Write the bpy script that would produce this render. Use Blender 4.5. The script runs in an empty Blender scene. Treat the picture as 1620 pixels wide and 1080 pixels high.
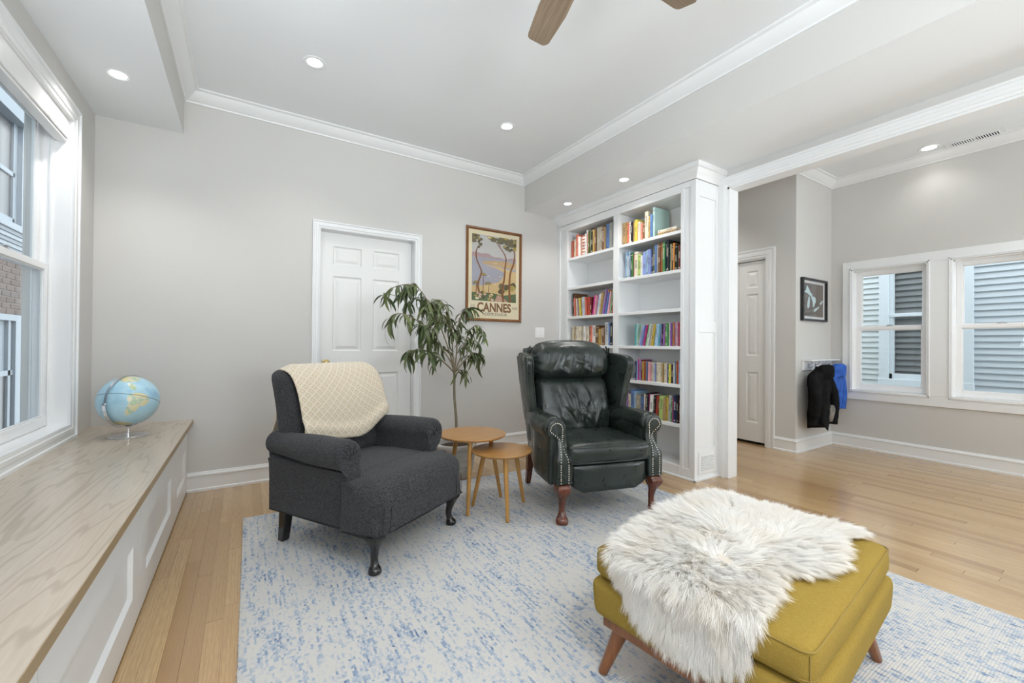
import bpy, bmesh, math, random
from mathutils import Vector, Matrix, noise
R = math.radians
PI = math.pi
random.seed(7)
SC = bpy.context.scene
COL = SC.collection

# ------------------------------------------------------------------ camera
CAM_H, F_PX = 1.104, 666.158
YAW, PITCH, ROLL = R(32.3725), R(0.3544), R(0.4624)
fw = Vector((math.sin(YAW)*math.cos(PITCH), math.cos(YAW)*math.cos(PITCH), math.sin(PITCH)))
rt0 = Vector((math.cos(YAW), -math.sin(YAW), 0))
up0 = rt0.cross(fw)
rt = rt0*math.cos(ROLL) + up0*math.sin(ROLL)
up = up0*math.cos(ROLL) - rt0*math.sin(ROLL)
cd = bpy.data.cameras.new('camera')
cam = bpy.data.objects.new('camera', cd)
COL.objects.link(cam)
M = Matrix.Identity(4)
for i in range(3):
    M[i][0], M[i][1], M[i][2] = rt[i], up[i], -fw[i]
M[2][3] = CAM_H
cam.matrix_world = M
cd.sensor_fit = 'HORIZONTAL'
cd.sensor_width = 36
cd.lens = 36*F_PX/1620
cd.clip_start = 0.02
SC.camera = cam

# ------------------------------------------------------------------ light
SC.view_settings.view_transform = 'Standard'
SC.view_settings.look = 'None'
SC.view_settings.gamma = 1
SC.view_settings.use_curve_mapping = False
SC.view_settings.exposure = -0.02
SC.cycles.use_denoising = True
SC.cycles.use_adaptive_sampling = False
SC.cycles.max_bounces = 10
SC.cycles.diffuse_bounces = 7
SC.cycles.glossy_bounces = 4
SC.cycles.transmission_bounces = 8
SC.cycles.transparent_max_bounces = 12
SC.cycles.sample_clamp_indirect = 6
SC.cycles.caustics_reflective = False
SC.cycles.caustics_refractive = False

w = bpy.data.worlds.new('overcast_sky')
SC.world = w
w.use_nodes = True
wb = w.node_tree.nodes['Background']
wb.inputs['Color'].default_value = (0.92, 0.965, 1.0, 1)      # even overcast sky
wb.inputs['Strength'].default_value = 4.2

def area_light(name, loc, rot, sx, sy, power, col=(1, 1, 1)):
    l = bpy.data.lights.new(name, 'AREA')
    l.shape = 'RECTANGLE'
    l.size, l.size_y = sx, sy
    l.energy = power
    l.color = col
    o = bpy.data.objects.new(name, l)
    o.location = loc
    o.rotation_euler = rot
    COL.objects.link(o)
    return o

# added fill lamps outside unseen windows, tilted up to brighten ceiling and room
FILL_COL = (0.89, 0.95, 1.0)
area_light('fill_rear_windows', (0.9, -2.68, 1.55), (R(163), 0, 0), 1.3, 1.3, 265, FILL_COL)
area_light('fill_left_window', (-1.07, 1.0, 1.5), (R(155), 0, R(-90)), 1.0, 1.7, 62, FILL_COL)
area_light('fill_right_windows', (5.86, -0.75, 1.3), (R(112), 0, R(90)), 1.3, 1.3, 52, FILL_COL)
area_light('fill_side_room', (4.6, -2.68, 1.55), (R(145), 0, 0), 1.2, 1.3, 62, FILL_COL)

# ------------------------------------------------------------------ helpers
def tag(o, label=None, cat=None, group=None, kind=None):
    if label: o['label'] = label
    if cat: o['category'] = cat
    if group: o['group'] = group
    if kind: o['kind'] = kind
    return o

def empty(name, loc=(0, 0, 0), rz=0, label=None, cat=None, group=None, parent=None):
    o = bpy.data.objects.new(name, None)
    o.empty_display_size = 0.05
    o.location = loc
    o.rotation_euler = (0, 0, rz)
    COL.objects.link(o)
    if parent: o.parent = parent
    return tag(o, label, cat, group)

class MB:
    """collects faces, builds one mesh object"""
    def __init__(s):
        s.v, s.f, s.m, s.uv = [], [], [], None
    def add(s, vs, fs, mi=0):
        b = len(s.v)
        s.v += [tuple(p) for p in vs]
        s.f += [tuple(i+b for i in f) for f in fs]
        s.m += [mi]*len(fs)
        return s
    def box(s, x0, x1, y0, y1, z0, z1, mi=0):
        vs = [(x0,y0,z0),(x1,y0,z0),(x1,y1,z0),(x0,y1,z0),(x0,y0,z1),(x1,y0,z1),(x1,y1,z1),(x0,y1,z1)]
        return s.add(vs, [(0,3,2,1),(4,5,6,7),(0,1,5,4),(1,2,6,5),(2,3,7,6),(3,0,4,7)], mi)
    def prism(s, poly, a0, a1, axis='y', mi=0):
        """poly in the two other axes (in xyz order), extruded from a0 to a1 along axis"""
        n = len(poly)
        def P(u, v, a):
            return {'x': (a,u,v), 'y': (u,a,v), 'z': (u,v,a)}[axis]
        vs = [P(u,v,a0) for u,v in poly]+[P(u,v,a1) for u,v in poly]
        fs = [tuple(range(n))[::-1], tuple(range(n,2*n))]+[(i,(i+1)%n,(i+1)%n+n,i+n) for i in range(n)]
        return s.add(vs, fs, mi)
    def loft(s, rings, closed=True, cap=True, mi=0):
        n = len(rings[0]); vs = [p for r in rings for p in r]; fs = []
        for k in range(len(rings)-1):
            for i in range(n if closed else n-1):
                j = (i+1) % n
                fs.append((k*n+i, k*n+j, (k+1)*n+j, (k+1)*n+i))
        if cap and closed:
            fs.append(tuple(range(n))[::-1]); fs.append(tuple(range((len(rings)-1)*n, len(rings)*n)))
        return s.add(vs, fs, mi)
    def tube(s, pts, rad, n=8, cap=True, mi=0, flat=1.0):
        pts = [Vector(p) for p in pts]
        if not hasattr(rad, '__len__'): rad = [rad]*len(pts)
        rings = []; prev = None
        for i, p in enumerate(pts):
            t = (pts[min(i+1, len(pts)-1)]-pts[max(i-1, 0)])
            t = t.normalized() if t.length > 1e-9 else Vector((0,0,1))
            if prev is None:
                a = Vector((0,0,1)) if abs(t.z) < .9 else Vector((1,0,0))
                u = t.cross(a).normalized()
            else:
                u = (prev - t*prev.dot(t)).normalized()
            prev = u
            v = t.cross(u)
            rings.append([p+(u*math.cos(2*PI*k/n)+v*math.sin(2*PI*k/n)*flat)*rad[i] for k in range(n)])
        return s.loft(rings, True, cap, mi)
    def lathe(s, prof, n=32, c=(0,0,0), mi=0, cap=True):
        rings = [[(c[0]+r*math.cos(2*PI*k/n), c[1]+r*math.sin(2*PI*k/n), c[2]+z) for k in range(n)] for r, z in prof]
        return s.loft(rings, True, cap, mi)
    def sphere(s, c, r, nu=12, nv=8, mi=0, sc=(1,1,1)):
        prof = []
        for j in range(nv+1):
            a = -PI/2+PI*j/nv
            prof.append((max(r*math.cos(a), 1e-5), r*math.sin(a)))
        rings = [[(c[0]+q*math.cos(2*PI*k/nu)*sc[0], c[1]+q*math.sin(2*PI*k/nu)*sc[1], c[2]+z*sc[2]) for k in range(nu)] for q, z in prof]
        return s.loft(rings, True, True, mi)
    def grid(s, nu, nv, fn, mi=0, wrap=False):
        b = len(s.v)
        s.v += [tuple(fn(i/nu, j/nv)) for j in range(nv+1) for i in range(nu+1)]
        for j in range(nv):
            for i in range(nu):
                a = b+j*(nu+1)+i
                s.f.append((a, a+1, a+nu+2, a+nu+1)); s.m.append(mi)
        return s
    def softbox(s, c, size, r, n=(8,8,8), fn=None, mi=0):
        """box with rounded edges as a closed grid; fn(p, q) moves a vertex, q in -1..1"""
        hx, hy, hz = [d/2 for d in size]
        bm = bmesh.new()
        idx = {}
        def V(i, j, k):
            key = (i, j, k)
            if key not in idx:
                q = Vector((2*i/n[0]-1, 2*j/n[1]-1, 2*k/n[2]-1))
                p = Vector((q.x*hx, q.y*hy, q.z*hz))
                rr = min(r, hx, hy, hz)
                inner = Vector((max(-hx+rr, min(hx-rr, p.x)), max(-hy+rr, min(hy-rr, p.y)), max(-hz+rr, min(hz-rr, p.z))))
                d = p-inner
                if d.length > 1e-9:
                    # spread the samples evenly round the edge
                    p = inner+d.normalized()*rr
                if fn: p = fn(p, q)
                idx[key] = len(vs); vs.append(tuple(Vector(p)+Vector(c)))
            return idx[key]
        vs, fs = [], []
        for i in range(n[0]):
            for j in range(n[1]):
                fs.append((V(i,j,0),V(i,j+1,0),V(i+1,j+1,0),V(i+1,j,0)))
                fs.append((V(i,j,n[2]),V(i+1,j,n[2]),V(i+1,j+1,n[2]),V(i,j+1,n[2])))
        for i in range(n[0]):
            for k in range(n[2]):
                fs.append((V(i,0,k),V(i+1,0,k),V(i+1,0,k+1),V(i,0,k+1)))
                fs.append((V(i,n[1],k),V(i,n[1],k+1),V(i+1,n[1],k+1),V(i+1,n[1],k)))
        for j in range(n[1]):
            for k in range(n[2]):
                fs.append((V(0,j,k),V(0,j,k+1),V(0,j+1,k+1),V(0,j+1,k)))
                fs.append((V(n[0],j,k),V(n[0],j+1,k),V(n[0],j+1,k+1),V(n[0],j,k+1)))
        bm.free()
        return s.add(vs, fs, mi)
    def mesh(s, name, mats, bevel=0, seg=1, smooth=None, fix=True):
        me = bpy.data.meshes.new(name)
        me.from_pydata(s.v, [], s.f)
        for m in (mats if isinstance(mats, (list, tuple)) else [mats]):
            me.materials.append(MAT[m] if isinstance(m, str) else m)
        me.polygons.foreach_set('material_index', s.m)
        bm = bmesh.new(); bm.from_mesh(me)
        if fix: bmesh.ops.recalc_face_normals(bm, faces=bm.faces)
        if bevel:
            es = [e for e in bm.edges if len(e.link_faces) == 2 and e.calc_face_angle(0) > R(40)]
            bmesh.ops.bevel(bm, geom=es, offset=bevel, segments=seg, profile=.6, affect='EDGES', clamp_overlap=True)
        bm.to_mesh(me); bm.free()
        if smooth is not None:
            me.polygons.foreach_set('use_smooth', [True]*len(me.polygons))
            if smooth < 180: me.set_sharp_from_angle(angle=R(smooth))
        me.update()
        return me
    def build(s, name, mats, parent=None, bevel=0, seg=1, smooth=None, sub=0, loc=None, rot=None, fix=True, label=None):
        me = s.mesh(name, mats, bevel, seg, smooth, fix)
        o = bpy.data.objects.new(name, me)
        COL.objects.link(o)
        if parent: o.parent = parent
        if loc: o.location = loc
        if rot: o.rotation_euler = rot
        if sub:
            md = o.modifiers.new('subdivision', 'SUBSURF'); md.levels = sub; md.render_levels = sub
        if label: o['label'] = label
        return o

def inst(name, me, parent=None, loc=(0,0,0), rot=(0,0,0), scale=(1,1,1)):
    o = bpy.data.objects.new(name, me)
    COL.objects.link(o)
    o.location, o.rotation_euler, o.scale = loc, rot, scale
    if parent: o.parent = parent
    return o

def struct(o): o['kind'] = 'structure'; return o
def nz(x, y=0, z=0): return noise.noise(Vector((x, y, z)))
def sstep(a, b, x):
    t = max(0, min(1, (x-a)/(b-a))); return t*t*(3-2*t)
def crom(pts, k=6):
    """Catmull-Rom through the points"""
    P = [Vector(p) for p in pts]; out = []
    for i in range(len(P)-1):
        a, b, c, d = P[max(i-1,0)], P[i], P[i+1], P[min(i+2,len(P)-1)]
        for j in range(k):
            t = j/k
            out.append(.5*((2*b)+(c-a)*t+(2*a-5*b+4*c-d)*t*t+(3*b-a-3*c+d)*t**3))
    out.append(P[-1]); return out

# ------------------------------------------------------------------ materials
MAT = {}
def srgb(r, g, b):
    f = lambda c: (c/255/12.92) if c/255 <= .04045 else ((c/255+.055)/1.055)**2.4
    return (f(r), f(g), f(b), 1)
class NT:
    def __init__(s, name):
        m = bpy.data.materials.new(name); m.use_nodes = True
        s.m, s.t = m, m.node_tree; s.b = s.t.nodes['Principled BSDF']; MAT[name] = m
    def n(s, typ, **kw):
        x = s.t.nodes.new(typ)
        for k, v in kw.items():
            if k in x.inputs and not hasattr(x, k): x.inputs[k].default_value = v
            else: setattr(x, k, v)
        return x
    def l(s, a, b): s.t.links.new(a, b)
    def set(s, **kw):
        for k, v in kw.items(): s.b.inputs[k.replace('_', ' ')].default_value = v
        return s
    def pos(s, kind='world', scale=(1,1,1), rot=(0,0,0), loc=(0,0,0)):
        if kind == 'world': o = s.n('ShaderNodeNewGeometry').outputs['Position']
        elif kind == 'uv': o = s.n('ShaderNodeTexCoord').outputs['UV']
        else: o = s.n('ShaderNodeTexCoord').outputs['Object']
        mp = s.n('ShaderNodeMapping'); mp.inputs['Scale'].default_value = scale
        mp.inputs['Rotation'].default_value = rot; mp.inputs['Location'].default_value = loc
        s.l(o, mp.inputs['Vector']); return mp.outputs['Vector']
    def noise(s, vec, scale=5, detail=3, rough=.5, dist=0):
        x = s.n('ShaderNodeTexNoise'); x.inputs['Scale'].default_value = scale; x.inputs['Detail'].default_value = detail
        x.inputs['Roughness'].default_value = rough; x.inputs['Distortion'].default_value = dist
        s.l(vec, x.inputs['Vector']); return x.outputs['Fac']
    def ramp(s, fac, stops):
        x = s.n('ShaderNodeValToRGB'); e = x.color_ramp.elements
        while len(e) < len(stops): e.new(.5)
        for el, (p, c) in zip(e, stops):
            el.position = p; el.color = c if hasattr(c, '__len__') else (c, c, c, 1)
        s.l(fac, x.inputs['Fac']); return x.outputs['Color']
    def mix(s, fac, a, b, mode='MIX'):
        x = s.n('ShaderNodeMix'); x.data_type = 'RGBA'; x.blend_type = mode
        for sock, val in ((x.inputs[0], fac), (x.inputs[6], a), (x.inputs[7], b)):
            if hasattr(val, 'links') or hasattr(val, 'is_linked'): s.l(val, sock)
            else: sock.default_value = val
        return x.outputs[2]
    def math(s, op, a, b=0, c=0):
        x = s.n('ShaderNodeMath'); x.operation = op
        for sock, val in zip(x.inputs, (a, b, c)):
            if hasattr(val, 'is_linked'): s.l(val, sock)
            else: sock.default_value = val
        return x.outputs[0]
    def sep(s, vec):
        x = s.n('ShaderNodeSeparateXYZ'); s.l(vec, x.inputs[0]); return x.outputs
    def color(s, c): s.l(c, s.b.inputs['Base Color']); return s
    def bump(s, h, strength=.3, dist=.01):
        x = s.n('ShaderNodeBump'); x.inputs['Strength'].default_value = strength; x.inputs['Distance'].default_value = dist
        s.l(h, x.inputs['Height']); s.l(x.outputs[0], s.b.inputs['Normal']); return s
def plain(name, col, rough=.5, metal=0, bump=None, **kw):
    t = NT(name); t.set(Base_Color=col, Roughness=rough, Metallic=metal, **kw)
    if bump:
        sc, st, d = bump
        t.bump(t.noise(t.pos(), sc, 4), st, d)
    return t

def paint(name, col, rough, amt=.03):
    t = NT(name); t.set(Roughness=rough)
    n = t.noise(t.pos(), 1.3, 2)
    c2 = tuple(x*(1-amt) for x in col[:3])+(1,)
    t.color(t.ramp(n, [(.3, c2), (.7, col)]))
    t.bump(t.noise(t.pos(), 220, 2), .08, .001)
    return t
paint('wall_paint', (.592, .58, .558, 1), .75)
paint('ceiling_paint', (.80, .825, .845, 1), .8)
paint('white_trim', (.775, .785, .79, 1), .38, .01)
paint('door_paint', (.77, .77, .76, 1), .42, .01)
plain('window_white', (.84, .84, .84, 1), .3)
plain('dark_gap', (.01, .01, .01, 1), .9)
plain('chrome', (.78, .78, .8, 1), .16, 1)
plain('brass', (.72, .55, .26, 1), .2, 1)
plain('steel_hook', (.5, .5, .52, 1), .3, 1)
plain('black_frame', (.012, .012, .013, 1), .35)
plain('rubber', (.02, .02, .02, 1), .8)
t = plain('lamp_lens', (1, 1, 1, 1), .5); t.set(Emission_Color=(1, .97, .92, 1), Emission_Strength=9)

def glass_mat(name, tint=(1, 1, 1, 1), refl=.5):
    t = NT(name)
    for nd in list(t.t.nodes):
        if nd.type == 'BSDF_PRINCIPLED': t.t.nodes.remove(nd)
    out = [nd for nd in t.t.nodes if nd.type == 'OUTPUT_MATERIAL'][0]
    tr = t.n('ShaderNodeBsdfTransparent'); tr.inputs[0].default_value = tint
    gl = t.n('ShaderNodeBsdfGlossy'); gl.inputs['Roughness'].default_value = .02
    fr = t.n('ShaderNodeFresnel'); fr.inputs[0].default_value = 1.45
    bf = t.n('ShaderNodeNewGeometry').outputs['Backfacing']      # the pane's far face adds no mirror of its own
    k = t.math('MULTIPLY', t.math('MULTIPLY', fr.outputs[0], refl), t.math('SUBTRACT', 1.0, bf))
    mx = t.n('ShaderNodeMixShader'); t.l(k, mx.inputs[0]); t.l(tr.outputs[0], mx.inputs[1]); t.l(gl.outputs[0], mx.inputs[2])
    t.l(mx.outputs[0], out.inputs[0])
glass_mat('window_glass', (.93, .96, .97, 1), .8)
glass_mat('picture_glass', (.98, .98, .98, 1), 1.0)

# oak strip floor: tone per board, grain along the board
t = NT('oak_floor'); t.set(Roughness=.27)
oi = t.n('ShaderNodeObjectInfo')
off = t.n('ShaderNodeVectorMath'); off.operation = 'SCALE'; off.inputs[0].default_value = (7.3, 3.1, 0)
t.l(oi.outputs['Random'], off.inputs['Scale'])
ad = t.n('ShaderNodeVectorMath'); ad.operation = 'ADD'; t.l(t.pos(), ad.inputs[0]); t.l(off.outputs[0], ad.inputs[1])
def mapped(t, vec, sc):
    mp = t.n('ShaderNodeMapping'); mp.inputs['Scale'].default_value = sc; t.l(vec, mp.inputs['Vector']); return mp.outputs[0]
g1 = t.noise(mapped(t, ad.outputs[0], (26, 1.6, 1)), 1, 5, .62, 1.2)
wv = t.n('ShaderNodeTexWave'); wv.bands_direction = 'X'; wv.inputs['Scale'].default_value = 1.0
wv.inputs['Distortion'].default_value = 9; wv.inputs['Detail'].default_value = 2; wv.inputs['Detail Scale'].default_value = .7
t.l(mapped(t, ad.outputs[0], (24, 1.0, 1)), wv.inputs['Vector'])
g2 = t.noise(mapped(t, ad.outputs[0], (420, 14, 1)), 1, 2)
base = t.ramp(oi.outputs['Random'], [(0, (.36, .215, .095, 1)), (.3, (.50, .325, .15, 1)), (.6, (.58, .40, .20, 1)), (.85, (.50, .33, .155, 1)), (1, (.42, .27, .12, 1))])
c = t.mix(t.ramp(g1, [(.35, 0.0), (.75, .5)]), base, (.38, .235, .115, 1))
c = t.mix(t.ramp(wv.outputs['Fac'], [(.0, .34), (.35, 0.0)]), c, (.35, .215, .11, 1))
c = t.mix(t.ramp(g2, [(.35, .42), (.6, 0.0)]), c, (.30, .18, .09, 1))
t.color(c); t.bump(g2, .06, .001)
t.set(Coat_Weight=.6, Coat_Roughness=.14)

# bench top: broad cathedral-grain oak, limed
t = NT('bench_oak'); t.set(Roughness=.34, Coat_Weight=.55, Coat_Roughness=.16)
p = t.pos(scale=(1, 1, 1))
sp = t.sep(p)
lo = t.noise(mapped(t, p, (5.2, .62, 1)), 1, 3, .5, .5)
ph = t.math('ADD', t.math('MULTIPLY', sp['X'], 30), t.math('MULTIPLY', lo, 34))
sn = t.math('SINE', t.math('MULTIPLY', ph, 2.6))
fine = t.noise(mapped(t, p, (160, 9, 1)), 1, 3)
c = t.mix(t.ramp(sn, [(.55, 0.0), (.98, .50)]), (.50, .42, .33, 1), (.27, .195, .13, 1))
c = t.mix(t.ramp(fine, [(.35, .30), (.65, 0.0)]), c, (.33, .25, .17, 1))
c = t.mix(t.ramp(t.noise(mapped(t, p, (5, .35, 1)), 1, 2), [(.4, 0.0), (.7, .25)]), c, (.60, .50, .40, 1))
t.color(c); t.bump(sn, .05, .002)
plain('bench_edge', (.33, .235, .125, 1), .4, bump=(60, .1, .002))

# blue and ivory woven rug, dashes running with the warp
t = NT('rug_weave'); t.set(Roughness=.95)
p = t.pos()
def vmath(op, a, b):
    x = t.n('ShaderNodeVectorMath'); x.operation = op
    for sk_, v_ in zip(x.inputs, (a, b)):
        if hasattr(v_, 'is_linked'): t.l(v_, sk_)
        else: sk_.default_value = v_
    return x.outputs[0]
nc = t.n('ShaderNodeTexNoise'); nc.inputs['Scale'].default_value = 95; nc.inputs['Detail'].default_value = 2; t.l(p, nc.inputs['Vector'])
jit = vmath('MULTIPLY', vmath('SUBTRACT', nc.outputs['Color'], (.5, .5, .5)), (.012, .020, 0))
cellv = vmath('SNAP', vmath('ADD', p, jit), (.0078, .0130, 10))          # loops of yarn
wn = t.n('ShaderNodeTexWhiteNoise'); t.l(cellv, wn.inputs['Vector'])
stk = t.noise(mapped(t, cellv, (62, 5.5, 1)), 1, 3, .6)                   # dye runs along the warp
cloud = t.noise(mapped(t, p, (3.2, 1.6, 1)), 1, 3, .6)
den = t.math('ADD', t.math('MULTIPLY', wn.outputs['Value'], .22), t.math('MULTIPLY', stk, .78))
den = t.math('ADD', den, t.math('MULTIPLY', t.math('SUBTRACT', cloud, .5), .26))
c = t.ramp(den, [(.475, (.56, .545, .515, 1)), (.535, (.49, .50, .515, 1)), (.59, (.355, .41, .485, 1)), (.67, (.22, .29, .41, 1)), (.74, (.10, .15, .27, 1))])
spk = t.noise(mapped(t, p, (260, 60, 1)), 1, 1)
c = t.mix(t.ramp(spk, [(.68, 0.0), (.74, .4)]), c, (.52, .40, .27, 1))
wv = t.n('ShaderNodeTexWave'); wv.bands_direction = 'Y'; wv.inputs['Scale'].default_value = 38; wv.inputs['Distortion'].default_value = 2.5
t.l(p, wv.inputs['Vector'])
c = t.mix(t.ramp(wv.outputs['Fac'], [(0, .10), (.5, 0.0)]), c, (.40, .39, .37, 1))
t.color(c)
hh = t.math('ADD', wv.outputs['Fac'], t.noise(mapped(t, p, (300, 120, 1)), 1, 2))
t.bump(hh, .32, .003)

# upholstery
def fabric(name, col, col2, sc, bump=.5, rough=.9, sheen=.25):
    t = NT(name); t.set(Roughness=rough, Sheen_Weight=sheen, Sheen_Roughness=.6, Specular_IOR_Level=.15)
    p = t.pos('object')
    n1 = t.noise(mapped(t, p, (sc, sc*.25, sc)), 1, 2)
    n2 = t.noise(mapped(t, p, (sc*.25, sc, sc*.5)), 1, 2)
    s_ = t.math('MULTIPLY', t.math('ADD', n1, n2), .5)
    t.color(t.ramp(s_, [(.38, col2), (.62, col)])); t.bump(s_, bump, .002)
fabric('charcoal_tweed', (.068, .069, .074, 1), (.012, .012, .0135, 1), 360, .8, .9, .08)
fabric('mustard_linen', (.315, .218, .048, 1), (.275, .185, .036, 1), 380, .4, .95, .0)
plain('seam_dark', (.012, .012, .014, 1), .9)
plain('mustard_seam', (.27, .185, .04, 1), .9)
t = NT('green_leather'); t.set(Specular_IOR_Level=.55, Coat_Weight=.0)
p = t.pos('object')
n = t.noise(p, 7, 4)
t.color(t.ramp(n, [(.3, (.010, .0155, .013, 1)), (.7, (.022, .031, .0265, 1))]))
vo = t.n('ShaderNodeTexVoronoi'); vo.inputs['Scale'].default_value = 340; t.l(p, vo.inputs['Vector'])
cr = t.noise(p, 34, 2, .5)

rr = t.ramp(t.noise(p, 13, 3), [(.3, .24), (.7, .38)]); t.l(rr, t.b.inputs['Roughness'])
plain('green_piping', (.026, .036, .032, 1), .35)
plain('nail_brass', (.62, .58, .50, 1), .25, 1)
def wood(name, a, b, rough=.35, sc=(60, 60, 4), coat=.3):
    t = NT(name); t.set(Roughness=rough, Coat_Weight=coat, Coat_Roughness=.15)
    n = t.noise(mapped(t, t.pos('object'), sc), 1, 4, .6, .5)
    t.color(t.ramp(n, [(.3, a), (.7, b)]))
wood('mahogany', (.045, .011, .005, 1), (.17, .045, .018, 1), .25)
wood('black_wood', (.006, .006, .006, 1), (.014, .012, .011, 1), .22)
wood('table_oak', (.36, .165, .04, 1), (.50, .26, .075, 1), .35, (7, 90, 90))
wood('leg_oak', (.42, .205, .045, 1), (.53, .285, .08, 1), .35)
wood('ottoman_wood', (.17, .055, .013, 1), (.28, .098, .024, 1), .3)
wood('frame_wood', (.12, .040, .008, 1), (.25, .095, .020, 1), .3, (60, 60, 60))
wood('fan_wood', (.20, .145, .095, 1), (.34, .26, .185, 1), .5, (3, 70, 40), 0)
# ------------------------------------------------------------------ the room shell
YB, XL, XR, XJ, XF = 3.875, -0.863, 3.411, 3.532, 5.661      # back wall, left wall, partition faces, far window wall
YC, XD = 2.113, 4.823                                          # closet corner
Y0 = -2.6
ZC, ZLS, ZRS, ZF = 2.94, 2.617, 2.575, 2.99                    # ceiling, left soffit, right soffit, side-room ceiling
XS, XB = -0.393, 2.608

def slab(axis, p0, p1, a0, a1, z0, z1, holes=(), mi=0, mb=None):
    """wall slab: normal along axis between p0 and p1, running a0..a1, with rectangular holes (a0,a1,z0,z1)"""
    mb = mb or MB()
    def bx(u0, u1, w0, w1):
        if u1-u0 < 1e-4 or w1-w0 < 1e-4: return
        if axis == 'x': mb.box(p0, p1, u0, u1, w0, w1, mi)
        else: mb.box(u0, u1, p0, p1, w0, w1, mi)
    cuts = sorted({a0, a1, *[h[0] for h in holes], *[h[1] for h in holes]})
    for u0, u1 in zip(cuts, cuts[1:]):
        hs = sorted([h for h in holes if h[0] <= u0+1e-6 and h[1] >= u1-1e-6], key=lambda h: h[2])
        z = z0
        for h in hs:
            bx(u0, u1, z, h[2]); z = h[3]
        bx(u0, u1, z, z1)
    return mb

WIN1 = (2.44, 3.44, .617, 2.379)
WIN1B = (.50, 1.50, .617, 2.379)
WIN2 = (1.311, 1.912, .637, 1.938)
WIN3 = (.535, 1.136, .637, 1.938)
WIN4 = (-1.40, -.10, .637, 1.938)
REAR1, REAR2 = (.25, 1.55, .90, 2.20), (4.0, 5.2, .90, 2.20)  # rear openings are unseen, added to let in extra light
DOOR1 = (.529, 1.358, 0, 2.075)
DOOR2 = (2.41, 3.22, 0, 2.085)
struct(slab('x', XL-.19, XL, Y0, YB+.15, 0, ZC+.1, [WIN1, WIN1B]).build('wall_left', 'wall_paint'))
struct(slab('y', YB, YB+.15, XL, XR, 0, ZC+.1, [DOOR1]).build('wall_back', 'wall_paint'))
struct(slab('x', XR, XJ, 2.014, 4.4, 0, ZF+.1).build('wall_partition', 'wall_paint'))
struct(slab('x', XR, XJ, -1.3, 2.014, 2.43, ZF+.1).build('wall_header', 'wall_paint'))
struct(slab('x', XR, XJ, Y0, -1.3, 0, ZF+.1).build('wall_partition_near', 'wall_paint'))
struct(slab('x', XD, XD+.12, YC, 4.4, 0, ZF+.1, [DOOR2]).build('wall_closet', 'wall_paint'))
struct(slab('y', YC, YC+.12, XD+.12, XF, 0, ZF+.1).build('wall_closet_side', 'wall_paint'))
struct(slab('x', XF, XF+.17, Y0, 4.4, 0, ZF+.1, [WIN2, WIN3, WIN4]).build('wall_far', 'wall_paint'))
struct(slab('y', 4.4, 4.5, XJ, XF, 0, ZF+.1).build('wall_hall_end', 'wall_paint'))
struct(slab('y', Y0-.15, Y0, XL-.19, XF+.17, 0, ZF+.1, [REAR1, REAR2]).build('wall_rear', 'wall_paint'))
struct(MB().box(XS, XB, Y0, YB, ZC, ZC+.1).build('ceiling', 'ceiling_paint'))
struct(MB().box(XJ, XF, Y0, 4.4, ZF, ZF+.1).build('ceiling_side_room', 'ceiling_paint'))
def soffit(name, x0, x1, z0, z1):
    m = MB()
    m.box(x0, x1, Y0, YB, z0, z1)
    m.m[0] = 1                                                # the underside carries ceiling paint
    struct(m.build(name, ['wall_paint', 'ceiling_paint'], fix=False))
soffit('ceiling_soffit_left', XL, XS, ZLS, ZC+.1)
soffit('ceiling_soffit_right', XB, XR, ZRS, ZC+.1)

# floor: strip boards over a sub floor
fl = struct(MB().box(XL-.19, XF+.17, Y0-.15, 4.5, -.12, -.004).build('floor', 'oak_floor'))
pm = MB(); pm.box(-.5, .5, -.5, .5, -1, 0)
pm.v = [(x*(.988 if z == 0 else 1), y*(.9985 if z == 0 else 1), z) if True else 0 for x, y, z in pm.v]
plank_me = pm.mesh('plank', 'oak_floor')
rnd = random.Random(3)
PW = .0572
boards = []
x = XL
while x < XF:
    y = Y0 - rnd.random()*1.2
    while y < 4.4:
        ln = rnd.uniform(.55, 1.75)
        a, b = max(y, Y0), min(y+ln, 4.4)
        y += ln
        if b-a < .02: continue
        cx, cy = x+PW/2, (a+b)/2
        if cx < -.36 and True: continue                        # under the window bench
        if cx > XD+.05 and a > YC: continue                    # inside the closet block
        if 3.1 < cx < 3.41 and a > 2.1: continue               # under the bookcase
        if .08 < cx < 2.52 and b < 3.0 : continue             # covered by the rug
        d = Vector((cx, cy))-Vector((0, 0))
        ang = math.atan2(cx, max(cy, -9))-YAW
        seen = cy > .1 and abs(ang) < R(54) and not (XR+.3 < cx and cy < -.2)
        vis = seen*(b-a)*PW/(d.length**2.2)
        boards.append((vis, cx, cy, b-a))
    x += PW
boards.sort(reverse=True)
for vis, cx, cy, ln in boards[:290]:
    inst('plank', plank_me, fl, (cx, cy, 0), (0, 0, 0), (PW, ln, .012))
m = MB()
for vis, cx, cy, ln in boards[290:]:
    m.box(cx-PW/2*.988, cx+PW/2*.988, cy-ln/2*.9985, cy+ln/2*.9985, -.012, 0)
tag(m.build('far_planks', 'oak_floor', fl), kind='stuff')

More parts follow.
